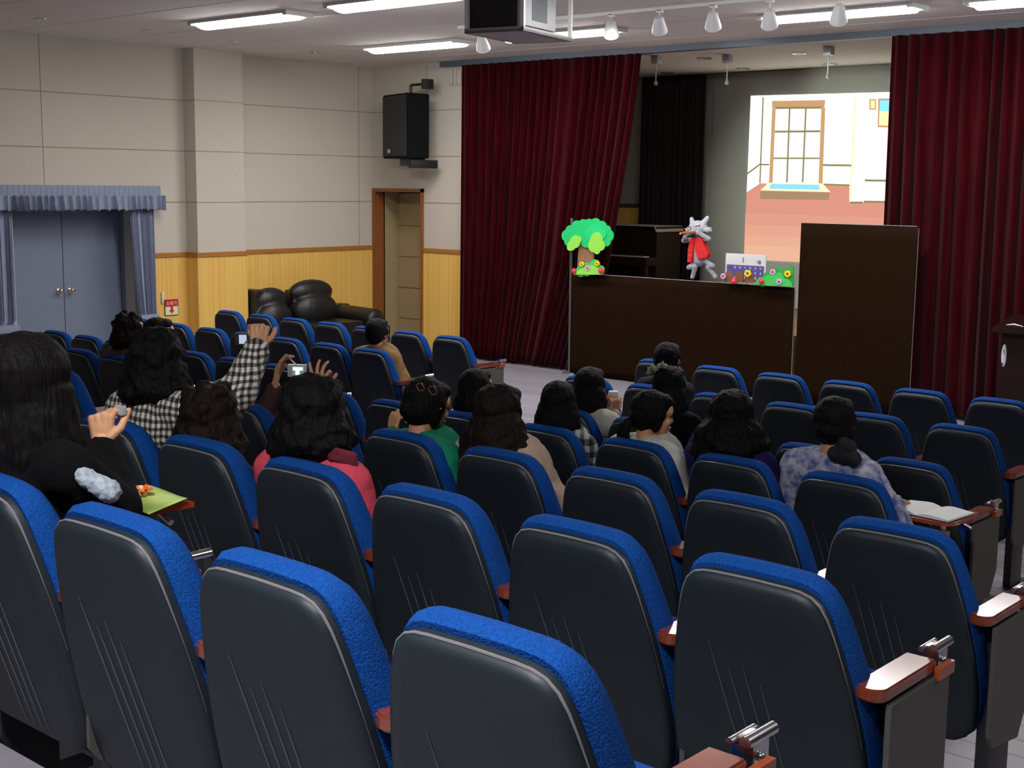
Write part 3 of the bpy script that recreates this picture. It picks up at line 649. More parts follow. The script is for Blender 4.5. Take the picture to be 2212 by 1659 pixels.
# ------------------------------------------------------------------ upright piano on the stage
PYY = 15.5
a = onY(1334, 487, PYY); b = onY(1413, 487, PYY)
t = empty('upright_piano', ((a.x + b.x) / 2 - .35, PYY + .3, .62), 0, 'dark upright piano on the stage behind the crimson curtain edge', 'piano')
PH = a.z - .62; PW = .72
PM = mat('dark piano lacquer', srgb(34, 22, 14), .6, spec=.15, vary=.15, scale=4, stretch=(1, 1, 8))
bm = bmesh.new(); box(bm, (-PW, -.3, .05), (PW, .3, PH - .03), bev=.01); finish(bm, 'cabinet', PM, t)
bm = bmesh.new(); box(bm, (-PW - .02, -.33, PH - .03), (PW + .02, .32, PH), bev=.006); finish(bm, 'lid', PM, t)
bm = bmesh.new(); box(bm, (-PW, -.55, .58), (PW, -.29, .70), bev=.01); finish(bm, 'key_shelf', PM, t)
bm = bmesh.new(); box(bm, (-PW + .05, -.53, .70), (PW - .05, -.40, .715)); finish(bm, 'keys', mat('ivory keys', (.5, .48, .4), .3), t)
for s_ in (-1, 1):
    bm = bmesh.new(); box(bm, (s_ * (PW - .06) - .04, -.53, .0), (s_ * (PW - .06) + .04, -.45, .58), bev=.01); finish(bm, 'leg', PM, t)
bm = bmesh.new(); box(bm, (-PW, -.35, 0), (PW, .3, .08), bev=.005); finish(bm, 'base', PM, t)
bm = bmesh.new(); g = []
for j in range(13):
    yy = -.36 + .7 * j / 12; g.append([])
    for i in range(25):
        xx = -.35 + 1.11 * i / 24; zz = PH + .006
        if xx > PW + .02: zz = PH - (xx - PW - .02) * 6 * .6; xx = PW + .03 + .006 * math.sin(j)
        g[-1].append(bm.verts.new((xx, yy, zz)))
for j in range(12):
    for i in range(24): bm.faces.new((g[j][i], g[j][i + 1], g[j + 1][i + 1], g[j + 1][i]))
o = finish(bm, 'lace_cloth', mat('pale lace', (.42, .38, .38), .9), None); o.location = t.location; o.modifiers.new('t', 'SOLIDIFY').thickness = .004
tag(o, 'pale cloth draped over the top of the stage piano', 'cloth')

# ------------------------------------------------------------------ blue door curtains, valance
CXX = XW + .16
def pleat(name, y0, y1, z0, z1, amp, nf, parent, seed, lines=None, X=CXX):
    return drape(name, (y0, y1), z0, z1, 0, amp, nf, M['bluegrey_cloth'], None, None, lines, None, seed, X=X, parent=parent, nz=20, per=10)
t = empty('door_curtain', (0, 0, 0), 0, 'blue grey pleated curtains and frilled valance around the double door', 'curtain')
bm = bmesh.new(); box(bm, (XW, 7.2, 2.12), (XW + .22, 9.49, 2.25), bev=.004)
for k in range(34): box(bm, (XW + .22, 7.24 + k * .067, 2.13), (XW + .224, 7.243 + k * .067, 2.24))
finish(bm, 'pelmet', M['bluegrey_cloth'], t, False)
pleat('valance', 7.18, 9.53, 1.965, 2.135, .035, 26, t, 4, X=XW + .235)
def tie(t_, s):     # right panel, gathered at the tie-back
    zz = s * 2.05; w_ = .33
    if zz > .62: k_ = (zz - .62) / 1.43; w_ = .22 + .12 * k_ ** .6
    else: w_ = .22 + .06 * (1 - zz / .62)
    return 9.42 - w_ * (1 - t_)
pleat('right_panel', 9.1, 9.42, .02, 2.07, .024, 9, t, 6, tie, X=XW + .14)
pleat('left_panel', 7.25, 7.58, .02, 2.07, .024, 9, t, 8, lambda t_, s: 7.22 + (.36 if s > .3 else .30) * t_, X=XW + .14)
bm = bmesh.new(); box(bm, (XW + .09, 9.18, .60), (XW + .20, 9.44, .69), bev=.02); finish(bm, 'tie_back', M['bluegrey_cloth'], t)
bm = bmesh.new(); box(bm, (XW + .09, 7.22, .60), (XW + .20, 7.60, .69), bev=.02); finish(bm, 'tie_back', M['bluegrey_cloth'], t)
# fire extinguisher sign and small white switch
sy = 9.735
t = empty('fire_extinguisher_sign', (XW + .014, sy, .74), PI / 2, 'square red and pale fire extinguisher sign with an arrow on the wainscot', 'sign')
bm = bmesh.new(); box(bm, (-.10, -.008, -.10), (.10, 0, .10)); finish(bm, 'border', M['black'], t, False)
bm = bmesh.new(); box(bm, (-.092, -.010, -.092), (.092, -.006, .015)); finish(bm, 'pale_panel', mat('luminous pale', srgb(220, 235, 190), .6), t, False)
RED = mat('sign red', srgb(205, 35, 30), .5)
bm = bmesh.new(); box(bm, (-.092, -.010, .012), (.092, -.006, .092)); prism(bm, [(-.018, .02), (.018, .02), (.018, -.035), (.042, -.035), (0, -.078), (-.042, -.035), (-.018, -.035)], 'XZ', -.012, -.009); finish(bm, 'red_field', RED, t, False)
text('lettering', '소화기', .058, (0, -.0115, .05), (PI / 2, 0, 0), M['white'], t)
bm = bmesh.new(); lathe(bm, [(.012, 0), (.016, .01), (.016, .13), (.008, .15)], (XW + .03, 9.60, .80)); tag(finish(bm, 'wall_fitting', M['white']), 'slim white fitting on the wainscot beside the extinguisher sign', 'fitting')

# ------------------------------------------------------------------ wall speaker
t = empty('wall_speaker', (-13.10, 12.86, 3.07), math.radians(-20), 'black loudspeaker hung on a bracket above the corner door', 'speaker')
bm = bmesh.new(); w_ = .405; z_ = .425
prism(bm, [(-w_, -.2), (w_, -.2), (w_ - .08, .16), (-w_ + .08, .16)], 'XY', -z_, z_)
bmesh.ops.bevel(bm, geom=bm.edges[:], offset=.012, segments=2, affect='EDGES'); finish(bm, 'cabinet', M['speaker'], t)
bm = bmesh.new(); box(bm, (-w_ + .02, -.212, -z_ + .03), (w_ - .02, -.2, z_ - .02), bev=.01); finish(bm, 'grille', mat('grille', (.012, .012, .013), .5, bump=.6, bscale=500), t)
bm = bmesh.new(); lathe(bm, [(.035, -.218), (.035, -.212), (.01, -.211)], (0, 0, 0), 'Y'); 
for v in bm.verts: v.co.x *= 1.3; v.co.z *= .8; v.co.x -= .17; v.co.z -= .33
finish(bm, 'badge', M['silver'], t)
bm = bmesh.new(); tube(bm, [(0.08, 0, z_), (.08, 0, z_ + .12)], .02); tube(bm, [(.08, 0, z_ + .12), (.33, .10, z_ + .13)], .018); box(bm, (.30, .05, z_ + .06), (.37, .2, z_ + .19), bev=.008); box(bm, (-.02, -.12, -z_ - .10), (.28, .12, -z_), bev=.01); box(bm, (.2, -.1, -z_ - .13), (.3, .3, -z_ - .02), bev=.01); finish(bm, 'bracket', M['metal_dark'], t)
# small vent/conduit detail at the top of the front wall
bm = bmesh.new()
for x in (-12.62, -12.55, -12.45): box(bm, (x, YW - .04, 3.62), (x + .04, YW, 3.83), bev=.004)
tag(finish(bm, 'junction_boxes', M['wall'], None), 'pale conduit boxes on the wall under the beam, left of the curtain', 'conduit')

# ------------------------------------------------------------------ leather sofa against the left wall
def blob(bm, lo, hi, r=.07):
    box(bm, lo, hi, bev=0)
def cushion(parts, name, parent, m, voxel=.014, sm=6):
    bm = bmesh.new()
    for lo, hi in parts: box(bm, lo, hi)
    return finish(remesh(bm, voxel, sm), name, m, parent)
t = empty('recliner_sofa', (XW + .06, 0, -.02), 0, 'black leather two seat recliner sofa against the wood panelled wall', 'sofa')
cushion([((.0, 10.83, .08), (.9, 12.62, .40)), ((0, 10.83, .3), (.2, 12.5, .66))], 'base', t, M['leather'], .02)
for y0_, y1_, zt, xo in ((10.80, 11.36, .95, .24), (11.36, 12.10, 1.03, .30)):
    bm = bmesh.new(); ym = (y0_ + y1_) / 2; hw = (y1_ - y0_) / 2
    ell(bm, (xo - .02, ym, zt - .16), (.15, hw, .17), 20); ell(bm, (xo + .06, ym, zt - .40), (.17, hw + .01, .24), 20); ell(bm, (xo - .08, ym, zt - .3), (.14, hw - .03, .3), 18)
    box(bm, (xo - .16, ym - hw + .03, zt - .45), (xo + .02, ym + hw - .03, zt - .12))
    if zt < 1: box(bm, (.02, 10.78, zt - .9), (.30, 10.95, zt - .01))
    finish(remesh(bm, .016, 4), 'back_cushion', M['leather'], t)
    bm = bmesh.new(); box(bm, (.3, y0_, .36), (.92, y1_, .5)); finish(remesh(bm, .02, 6), 'seat_cushion', M['leather'], t)
bm = bmesh.new(); tube(bm, [(.1, 12.38, .5), (.86, 12.38, .48)], .16, 20); box(bm, (.08, 12.24, .06), (.9, 12.53, .5)); ell(bm, (.86, 12.38, .48), (.07, .16, .16)); finish(remesh(bm, .016, 4), 'armrest', M['leather'], t)
# ------------------------------------------------------------------ lectern at the right
lx, ly = -4.49, 12.75
t = empty('lectern', (lx, ly, -.02), 0, 'dark red wood lectern with an oval emblem in front of the right curtain', 'lectern')
bm = bmesh.new(); prism(bm, [(-.26, -.2), (.26, -.2), (.22, .2), (-.22, .2)], 'XY', .06, 1.0); finish(bm, 'body', M['lectern'], t, False)
bm = bmesh.new(); box(bm, (-.3, -.25, 0), (.3, .25, .06), bev=.01); finish(bm, 'plinth', M['lectern'], t)
bm = bmesh.new(); prism(bm, [(-.28, 1.0), (.26, 1.10), (.26, 1.13), (-.28, 1.04)], 'YZ', -.33, .33); finish(bm, 'reading_top', M['lectern'], t, False)
bm = bmesh.new(); ell(bm, (-.225, -.2, .775), (.026, .012, .11), 18); em = finish(bm, 'emblem', mat('emblem white', (.6, .6, .64), .5), t)
bm = bmesh.new(); ell(bm, (-.225, -.211, .82), (.010, .004, .014), 10); ell(bm, (-.22, -.212, .80), (.008, .004, .008), 10, mi=1); ell(bm, (-.233, -.211, .695), (.008, .004, .012), 10, mi=2)
finish(bm, 'emblem_mark', [G3, mat('mark orange', srgb(220, 120, 60), .5), mat('mark blue', srgb(40, 50, 160), .5)], em)
bm = bmesh.new(); tube(bm, [(-.05, 0, 1.1), (-.02, -.03, 1.25), (.06, -.12, 1.33)], .007, 8); ell(bm, (.07, -.13, 1.335), .018); finish(bm, 'microphone', M['metal_dark'], t)
bm = bmesh.new(); tube(bm, [(-.2, -.26, 1.075), (-.12, -.265, 1.085), (-.04, -.26, 1.07)], [.004, .012, .004], 10); finish(bm, 'chrome_lamp', M['chrome'], t)

# ------------------------------------------------------------------ auditorium seats
ROWS = {1: (1.52, 1.632), 2: (2.63, 1.472), 3: (3.79, 1.314), 4: (5.07, 1.136), 5: (6.13, 1.015), 6: (7.38, .993), 7: (8.67, .970)}
HT = 1.002
ALPH = math.radians(13)
half = [(0, 0), (.19, 0), (.232, .02), (.256, .07), (.267, .15), (.266, .23), (.256, .34), (.238, .45), (.214, .555), (.195, .622), (.179, .655), (.158, .673), (.130, .681), (0, .684)]
def outline(off=0, top=0):
    pts = [(x, z) for x, z in half] + [(-x, z) for x, z in half[-2:0:-1]]
    # densify and offset
    out = []; n = len(pts)
    for i in range(n):
        a, b = Vector(pts[i]), Vector(pts[(i + 1) % n])
        k = max(1, int((b - a).length / .028))
        for j in range(k): out.append(a + (b - a) * j / k)
    for _ in range(1): out = [(out[i - 1] + out[i] * 2 + out[(i + 1) % len(out)]) / 4 for i in range(len(out))]
    n = len(out); res = []
    for i in range(n):
        d = (out[(i + 1) % n] - out[i - 1]).normalized(); nrm = Vector((d.y, -d.x))
        p = out[i] + nrm * off
        if top and p.y > .3: p.y += top * min(1, (p.y - .3) / .35)
        res.append(p)
    return res
def backpt(x, zz, d):  # x across, zz along the back, d forward
    return Vector((x, .71 * math.sin(ALPH) - zz * math.sin(ALPH) + d * math.cos(ALPH), .28 + zz * math.cos(ALPH) + d * math.sin(ALPH)))
def rings_mesh(layers, m, name, parent, curve=.0):
    bm = bmesh.new(); prev = None; first = None
    for off, d, top in layers:
        pts = outline(off, top); r = [bm.verts.new(backpt(p.x, p.y, d * (1 + (.35 * (1 - p.y / .68) if d > .02 else 0)) - curve * (1 - (p.x / .25) ** 2))) for p in pts]
        if prev:
            for i in range(len(r)): bm.faces.new((prev[i], prev[(i + 1) % len(r)], r[(i + 1) % len(r)], r[i]))
        else: first = r
        prev = r
    for r in (first, prev): bm.faces.new(r)
    return finish(bm, name, m, parent, True, 50)
def seat_proto():
    t = empty('auditorium_seat', (0, 0, 0), 0)
    rings_mesh([(-.045, -.028, -.01), (-.02, -.026, 0), (-.006, -.018, 0), (0, -.006, 0), (0, .012, 0), (-.01, .014, 0)], M['shell'], 'back_shell', t)
    # ribs on the shell
    bm = bmesh.new()
    for xa, xb, za in ((-.12, -.01, .50), (-.07, .03, .44), (-.03, .065, .46), (.015, .10, .42)):
        tube(bm, [backpt(xa + (xb - xa) * k / 5 * .9, za - (za - .04) * k / 5, -.029) for k in range(6)], [.0008] + [.0018] * 4 + [.0008], 6)
    finish(bm, 'shell_ribs', M['rib'], t)
    bm = bmesh.new(); pts = outline(.0, 0); sel = [p for p in pts if p.y > .30]; sel.sort(key=lambda p: math.atan2(p.x, p.y - .2))
    tube(bm, [backpt(p.x, p.y, -.006) for p in sel], [.0005 + .0028 * max(0, min(1, (p.y - .45) / .2)) for p in sel], 6); finish(bm, 'rim_highlight', M['rim_highlight'], t)  # thin tube painting the highlight along the shell rim, fading down the sides
    rings_mesh([(-.02, .012, .0), (.002, .014, .010), (.008, .034, .014), (.008, .064, .008), (.0, .084, -.008), (-.018, .096, -.022), (-.05, .102, -.035), (-.09, .104, -.05)], M['blue'], 'back_cushion', t)
    return t
def seat_up(parent):
    bm = bmesh.new(); box(bm, (-.222, 0, 0), (.222, .085, .36), bev=.03, mtx=Matrix.Translation((0, .19, .34)) @ Matrix.Rotation(math.radians(-5), 4, 'X')); return finish(bm, 'seat', M['blue'], parent)
def seat_down(parent):
    bm = bmesh.new(); box(bm, (-.222, 0, 0), (.222, .44, .09), bev=.03, mtx=Matrix.Translation((0, .22, .37)) @ Matrix.Rotation(math.radians(4), 4, 'X')); return finish(bm, 'seat', M['blue'], parent)
AX = .270
def arm_parts(parent, s=1):
    x = AX * s
    bm = bmesh.new(); box(bm, (x - .022, .17, .035), (x + .022, .34, .70), bev=.006); box(bm, (x - .03, .10, 0), (x + .03, .44, .035), bev=.008); finish(bm, 'side_stand', M['metal_dark'], parent)
    bm = bmesh.new(); n = 10; pts = [(x + .040, .36), (x + .040, .10)] + [(x + .040 * math.cos(PI * k / n), .10 - .035 * math.sin(PI * k / n)) for k in range(1, n)] + [(x - .040, .10), (x - .040, .36)]
    prism(bm, pts, 'XY', .698, .730); bmesh.ops.bevel(bm, geom=bm.edges[:], offset=.005, segments=2, affect='EDGES')
    finish(bm, 'armrest', M['arm_top'], parent)
    return x
def tablet_parts(parent):
    x = AX
    bm = bmesh.new(); prism(bm, [(.10, .69), (.42, .69), (.42, .40), (.34, .27), (.13, .30), (.10, .34)], 'YZ', x + .034, x + .048); tb = finish(bm, 'writing_tablet', M['tablet'], parent, False)
    bm = bmesh.new(); prism(bm, [(.34, .715), (.424, .715), (.424, .685), (.34, .685)], 'YZ', x + .042, x + .058); finish(bm, 'wood_edge', M['arm'], tb, False)
    bm = bmesh.new(); tube(bm, [(x + .018, .385, .742), (x + .018, .48, .742)], .012, 12); tube(bm, [(x - .014, .385, .735), (x - .014, .47, .735)], .008, 10); box(bm, (x - .018, .40, .67), (x + .026, .455, .742), bev=.004); ell(bm, (x + .030, .42, .71), .009, 8)
    finish(bm, 'hinge', M['chrome'], parent)
PR = seat_proto(); up_ = seat_up(PR); ar = arm_parts(PR); tablet_parts(PR)
PR_DOWN = bpy.data.objects.new('auditorium_seat', None); COL.objects.link(PR_DOWN)
for c in list(PR.children):
    if c.name.startswith('seat'): continue
    d = c.copy(); COL.objects.link(d); d.parent = PR_DOWN
    for g_ in c.children: e = g_.copy(); COL.objects.link(e); e.parent = d
seat_down(PR_DOWN)
L_ARM = []
tmp = bpy.data.objects.new('auditorium_seat', None); COL.objects.link(tmp); arm_parts(tmp, -1)
used = {'up': False, 'down': False}
NUM = ['', 'second', 'third', 'fourth', 'fifth', 'sixth', 'seventh', 'eighth', 'ninth']
ROWN = {1: 'nearest row', 2: 'second nearest row', 3: 'third nearest row', 4: 'fourth nearest row', 5: 'fifth nearest row', 6: 'row before the front row', 7: 'front row by the stage'}
def place_seat(r, x, label, down, left_arm, group):
    key = 'down' if down else 'up'; src = PR_DOWN if down else PR
    Y, top = ROWS[r]
    if not used[key]: used[key] = True; o = src
    else:
        o = src.copy(); COL.objects.link(o)
        for c in list(kids[key]):
            d = c.copy(); COL.objects.link(d); d.parent = o
            for g_ in c.children: e = g_.copy(); COL.objects.link(e); e.parent = d
    o.location = (x + .145, Y, top - HT)
    tag(o, label, 'seat', group)
    if left_arm:
        for c in tmp.children: d = c.copy(); COL.objects.link(d); d.parent = o
kids = {'up': list(PR.children), 'down': list(PR_DOWN.children)}
MAIN = {1: [-1.55, -2.1, -2.65, -3.2], 2: [-1.69, -2.24, -2.79, -3.34, -3.89, -4.44, -4.99, -5.54], 3: [-1.89, -2.44, -2.99, -3.54, -4.09, -4.64, -5.19, -5.74],
        4: [-2.72, -3.27, -3.82, -4.37, -4.92, -5.47, -6.02], 5: [-2.89, -3.44, -3.99, -4.54, -5.09], 6: [-3.15, -3.70, -4.25, -4.80, -5.35, -5.90], 7: [-3.43, -3.98, -4.53, -5.08, -5.63, -6.18]}
LEFT = {3: [-6.84], 4: [-7.68, -8.23, -8.735, -9.24, -9.76], 5: [-7.78, -8.32, -8.85, -9.38, -9.90, -10.38, -10.89], 6: [-8.15, -8.68, -9.24, -9.79, -10.33, -10.88, -11.42], 7: [-8.475, -9.03, -9.58, -10.13, -10.68, -11.22, -11.77]}
OCC = {(1, -3.2), (2, -4.99), (2, -4.44), (2, -3.89), (3, -4.64), (3, -4.09), (3, -3.54), (4, -4.92), (6, -8.15), (4, -8.23), (4, -7.68), (4, -4.37), (5, -5.09), (4, -3.82), (6, -5.35), (5, -4.54), (4, -3.27), (4, -2.72)}
for r, xs in MAIN.items():
    for i, x in enumerate(xs):
        lab = 'blue padded seat, right end of the %s' % ROWN[r] if i == 0 else 'blue padded seat, %s from right end of the %s' % (NUM[i], ROWN[r])
        if r == 7: lab += ', right block'
        if (r, x) in OCC: lab = lab.replace('blue padded seat', 'occupied blue seat')
        place_seat(r, x, lab, (r, x) in OCC, i == len(xs) - 1, 'blue seats of the right block')
for r, xs in LEFT.items():
    for i, x in enumerate(xs):
        lab = 'blue padded seat of the left block, aisle end of the %s' % ROWN[r] if i == 0 else 'blue padded seat of the left block, %s from aisle in %s' % (NUM[i], ROWN[r])
        if (r, x) in OCC: lab = lab.replace('blue padded seat', 'occupied seat')
        place_seat(r, x, lab, (r, x) in OCC, i == len(xs) - 1, 'blue seats of the left block')
for c in list(tmp.children): bpy.data.objects.remove(c)
bpy.data.objects.remove(tmp)

#PEOPLE#
# ------------------------------------------------------------------ people
def V(*a): return Vector(a)
def hand(bm, wrist, d, palm, thumb, curls=(30, 35, 35, 40), spread=.10, tcurl=20, s=1.0):
    """palm and five separate fingers. d: wrist->knuckles, palm: normal the palm faces, thumb: +1/-1 side"""
    d = Vector(d).normalized(); palm = Vector(palm); palm = (palm - d * palm.dot(d)).normalized(); side = d.cross(palm).normalized() * thumb
    L = (.072, .080, .075, .062); wrist = Vector(wrist)
    lens = ((.040, .024, .020), (.045, .028, .021), (.041, .026, .020), (.032, .019, .018))
    for i in range(4):
        o = (1.5 - i) * .0185 * s
        base = wrist + d * .012 * s + side * o * .6
        kn = wrist + d * (.082 - abs(i - 1) * .005) * s + side * o
        caps(bm, base, kn, .0125 * s, .0105 * s, 8)
        dirn = (d + side * (1.5 - i) * spread).normalized(); ax = dirn.cross(palm).normalized(); p = kn; a = 0
        for k, l in enumerate(lens[i]):
            a += math.radians(curls[i]) * (1, 1.1, .7)[k]
            dd = dirn * math.cos(a) + palm * math.sin(a)
            q = p + dd * l * s; caps(bm, p, q, (.0092 - .0009 * k) * s, (.0084 - .0009 * k) * s, 8); p = q
    # thumb: leaves the side of the palm near its base
    b0 = wrist + d * .022 * s + side * .022 * s; dd = (d * .65 + side * .75 + palm * .25).normalized()
    p1 = b0 + dd * .036 * s; a = math.radians(tcurl); d2 = (dd * math.cos(a) + (d * .8 + palm * .6).normalized() * math.sin(a)).normalized(); p2 = p1 + d2 * .032 * s; d3 = (d2 + palm * .25 + d * .2).normalized()
    caps(bm, b0, p1, .0145 * s, .0115 * s, 8); caps(bm, p1, p2, .0110 * s, .0100 * s, 8); caps(bm, p2, p2 + d3 * .024 * s, .0098 * s, .0082 * s, 8)
    ell(bm, wrist + d * .045 * s, (.03 * s, .03 * s, .012 * s), 12, rot=Matrix((side, d, palm)).transposed())
def head_geo(bm, R, T):
    """head in its own frame: origin at the centre of the skull, +Y the face"""
    def e(c, r, rot=None):
        ell(bm, T + R @ Vector(c), r, 16, rot=R if rot is None else R @ rot)
    e((0, -.010, .020), (.077, .092, .088)); e((0, .018, -.035), (.062, .066, .072)); e((0, .045, -.078), (.038, .036, .028)); e((0, .060, -.088), (.020, .020, .016))
    e((0, .070, .030), (.050, .022, .034)); e((-.034, .060, -.022), (.024, .024, .022)); e((.034, .060, -.022), (.024, .024, .022))
    caps(bm, T + R @ V(0, .082, .012), T + R @ V(0, .094, -.022), .0085, .0115, 10); e((-.011, .086, -.025), (.009, .010, .008)); e((.011, .086, -.025), (.009, .010, .008))
    e((0, .082, -.052), (.023, .012, .007)); e((0, .080, -.062), (.020, .012, .007))
    for s in (-1, 1):
        e((s * .079, -.002, -.008), (.008, .019, .031)); e((s * .083, .003, .006), (.006, .014, .014))
def rotm(yaw, pitch, roll=0):
    return Matrix.Rotation(math.radians(yaw), 3, 'Z') @ Matrix.Rotation(math.radians(pitch), 3, 'X') @ Matrix.Rotation(math.radians(roll), 3, 'Y')
def person(label, row, hx, hy, style='long', hair='hair', coat=None, yaw=0, pitch=0, roll=0, dy=.24, seatx=None, arms=None, sleeves=.016, length=.3, hs=1.0, hw=1.0, neck_up=0, group=None, coatr=.022, legs=True):
    """hx, hy: where the centre of the head is seen; the head is dy in front of the top edge of its seat row"""
    Yr, top = ROWS[row]; zf = top - HT
    Hc = onY(hx, hy, Yr + dy); R = rotm(yaw, pitch, roll)
    hip = V(seatx if seatx is not None else Hc.x, Yr + .40, zf + .52)
    nb = Hc + R @ V(0, -.025, -.09) * 1.0 + V(0, -.005, -.055)              # base of neck
    sh = math.sin(0)
    body = bmesh.new()
    chest = nb.lerp(hip, .30) + V(0, .01, 0); waist = nb.lerp(hip, .68)
    SW = .165
    tw = math.radians(yaw * .25); sx = V(math.cos(tw), math.sin(tw), 0)
    S = {s: nb + sx * (s * SW) + V(0, .0, -.062) for s in (-1, 1)}
    A = arms or {}
    J = {}
    for s in (-1, 1):
        if s in A: J[s] = (S[s] + V(0, 0, A[s].get('lift', 0)), Vector(A[s]['elbow']), Vector(A[s]['wrist']))
        else:
            el = S[s] + V(s * .045, .06, -.27); J[s] = (S[s], el, el + V(-s * .10, .22, .0))
    K = {s: (hip + V(s * .09, 0, -.02), hip + V(s * .10, .40, -.02), V(hip.x + s * .10, hip.y + .44, zf + .08)) for s in (-1, 1)}
    def torso(bm, g, neck=True):
        ell(bm, chest, (.145 + g, .095 + g, .16 + g), 18); ell(bm, nb + V(0, .0, -.10), (.135 + g, .075 + g, .075 + g), 18); ell(bm, waist, (.13 + g, .10 + g, .13 + g), 18); ell(bm, hip + V(0, -.02, 0), (.165 + g, .13 + g, .115 + g), 18)
        for s in (-1, 1):
            caps(bm, nb + sx * (s * .045) + V(0, 0, -.03), J[s][0], .045 + g, .050 + g); caps(bm, J[s][0], J[s][1], .046 + g, .037 + g)
            caps(bm, J[s][1], J[s][1].lerp(J[s][2], .93 if g else 1), .036 + g, .026 + g * .7)
        caps(bm, chest, waist, .12 + g, .11 + g)
    torso(body, 0)
    for s in (-1, 1):
        caps(body, K[s][0], K[s][1], .075, .055); caps(body, K[s][1], K[s][2], .05, .036); caps(body, K[s][2], K[s][2] + V(0, .14, -.04), .036, .03)
    caps(body, nb + V(0, 0, -.04), Hc + R @ V(0, -.02, -.06), .052, .052)
    b = remesh(body, .013, 2)
    hb = bmesh.new(); head_geo(hb, R, Hc); caps(hb, nb, Hc + R @ V(0, -.02, -.06), .050, .052)
    join_bm(b, remesh(hb, .0052, 1))
    for s in (-1, 1):
        a = A.get(s)
        if a and 'hand' in a:
            hb = bmesh.new(); h = a['hand']; d = Vector(h['d'])
            hand(hb, J[s][2], d, h['palm'], h.get('thumb', -s), h.get('curl', (30, 35, 35, 40)), h.get('spread', .1), h.get('tcurl', 20), h.get('s', 1)); caps(hb, J[s][2].lerp(J[s][1], .25), J[s][2] + d.normalized() * .01, .026, .024)
            join_bm(b, remesh(hb, .0032, 1))
        else:
            hb = bmesh.new(); d = (J[s][2] - J[s][1]).normalized() + V(0, 0, -.35); hand(hb, J[s][2], d, (0, 0, -1), -s); caps(hb, J[s][2].lerp(J[s][1], .2), J[s][2], .026, .024); join_bm(b, remesh(hb, .005, 1))
    p = finish(b, 'person', M['skin'], None, True, 180); tag(p, label, 'person', group)
    for s in (-1, 1):
        bm = bmesh.new(); ell(bm, Hc + R @ V(s * .030, .0795, .008), (.011, .008, .006), 12, rot=R); finish(bm, 'eye', M['eye'], p)
    bm = bmesh.new(); ell(bm, Hc + R @ V(0, .089, -.053), (.021, .008, .0055), 12, rot=R); ell(bm, Hc + R @ V(0, .087, -.061), (.018, .008, .006), 12, rot=R); finish(bm, 'lips', M['lip'], p)
    # clothing
    bm = bmesh.new(); torso(bm, coatr)
    if coat != 'none':
        if sleeves:
            tube(bm, [nb + V(0, -.005, -.06), nb + V(0, -.004, .012)], [.085, .066], 18)
        def wr(co, n): return co + n * .004 * noise.noise(co * 16) + n * .003 * noise.noise(co * 45)
        c = finish(remesh(bm, .012, 3, wr), 'coat', coat, p, True, 180)
    bm = bmesh.new()
    for s in (-1, 1): caps(bm, K[s][0], K[s][1], .088, .068); caps(bm, K[s][1], K[s][2] + V(0, 0, .02), .064, .052)
    ell(bm, hip + V(0, 0, -.02), (.18, .14, .11), 18); finish(remesh(bm, .016, 2), 'trousers', M['black_cloth'], p, True, 180)
    bm = bmesh.new()
    for s in (-1, 1): caps(bm, K[s][2] + V(0, 0, -.015), K[s][2] + V(0, .15, -.045), .043, .036)
    finish(remesh(bm, .01, 2), 'shoes', M['leather'], p, True, 180)
    # hair
    rnd = random.Random(int(hx * 7 + hy)); bm = bmesh.new()
    def e(c, r): ell(bm, Hc + R @ Vector(c), tuple(q * hs for q in r), 18, rot=R)
    e((0, -.024, .034), (.086 * hw, .096, .088)); e((0, -.045, -.01), (.080 * hw, .074, .078))
    for s in (-1, 1): e((s * .066 * hw, -.018, .012), (.024, .062, .062))
    e((0, .030, .075), (.062, .056, .036))
    def lock(a0, L, r, wv=0, out=0, drop=None):
        """a strand hanging from the skull; a0 = angle round the back (0 = straight back)"""
        d = R @ V(math.sin(a0), -math.cos(a0), 0); p0 = Hc + R @ V(math.sin(a0) * .068 * hw * hs, -.02 - math.cos(a0) * .062 * hs, -.005 * hs); pts = []; ph = rnd.uniform(0, 6)
        n = 9
        for k in range(n):
            t = k / (n - 1); z = -L * t
            pts.append(p0 + V(0, 0, z) + d * (out * math.sin(t * 2.2) + .012 * math.sin(t * 3)) + V(math.cos(ph), math.sin(ph), 0) * wv * math.sin(ph + t * 13) * t ** .5)
        tube(bm, pts, [r * (1 - .5 * (k / (n - 1)) ** 3) for k in range(n)], 8)
    wave = 0
    if style == 'long':
        for i in range(19): lock(-1.65 + 3.3 * i / 18 + rnd.uniform(-.04, .04), length * rnd.uniform(.88, 1.05), .025 * hs, .006, .02)
    elif style == 'wavy':
        wave = .012
        for i in range(23): lock(-1.75 + 3.5 * i / 22, length * rnd.uniform(.8, 1.06), .027 * hs, .020, .060)
    elif style == 'bob':
        for i in range(17): lock(-1.7 + 3.4 * i / 16, length * rnd.uniform(.92, 1.03), .027 * hs, .004, .018)
    elif style == 'curly':
        wave = .016
        for i in range(60):
            a = rnd.uniform(-2.2, 2.2); z = rnd.uniform(-.09, .11); rr = math.sqrt(max(0, 1 - (z / .125) ** 2))
            e((math.sin(a) * .082 * rr, -.02 - math.cos(a) * .088 * rr, z), (rnd.uniform(.02, .034),) * 3)
        for i in range(17): lock(-1.6 + 3.2 * i / 16, length * rnd.uniform(.8, 1.05), .026 * hs, .02, .03)
    elif style == 'short':
        e((0, -.06, -.045), (.066, .046, .05))
        for s in (-1, 1): e((s * .072, .006, -.005), (.014, .028, .045))
    elif style == 'ponytail':
        e((0, -.085, -.03), (.032, .03, .03))
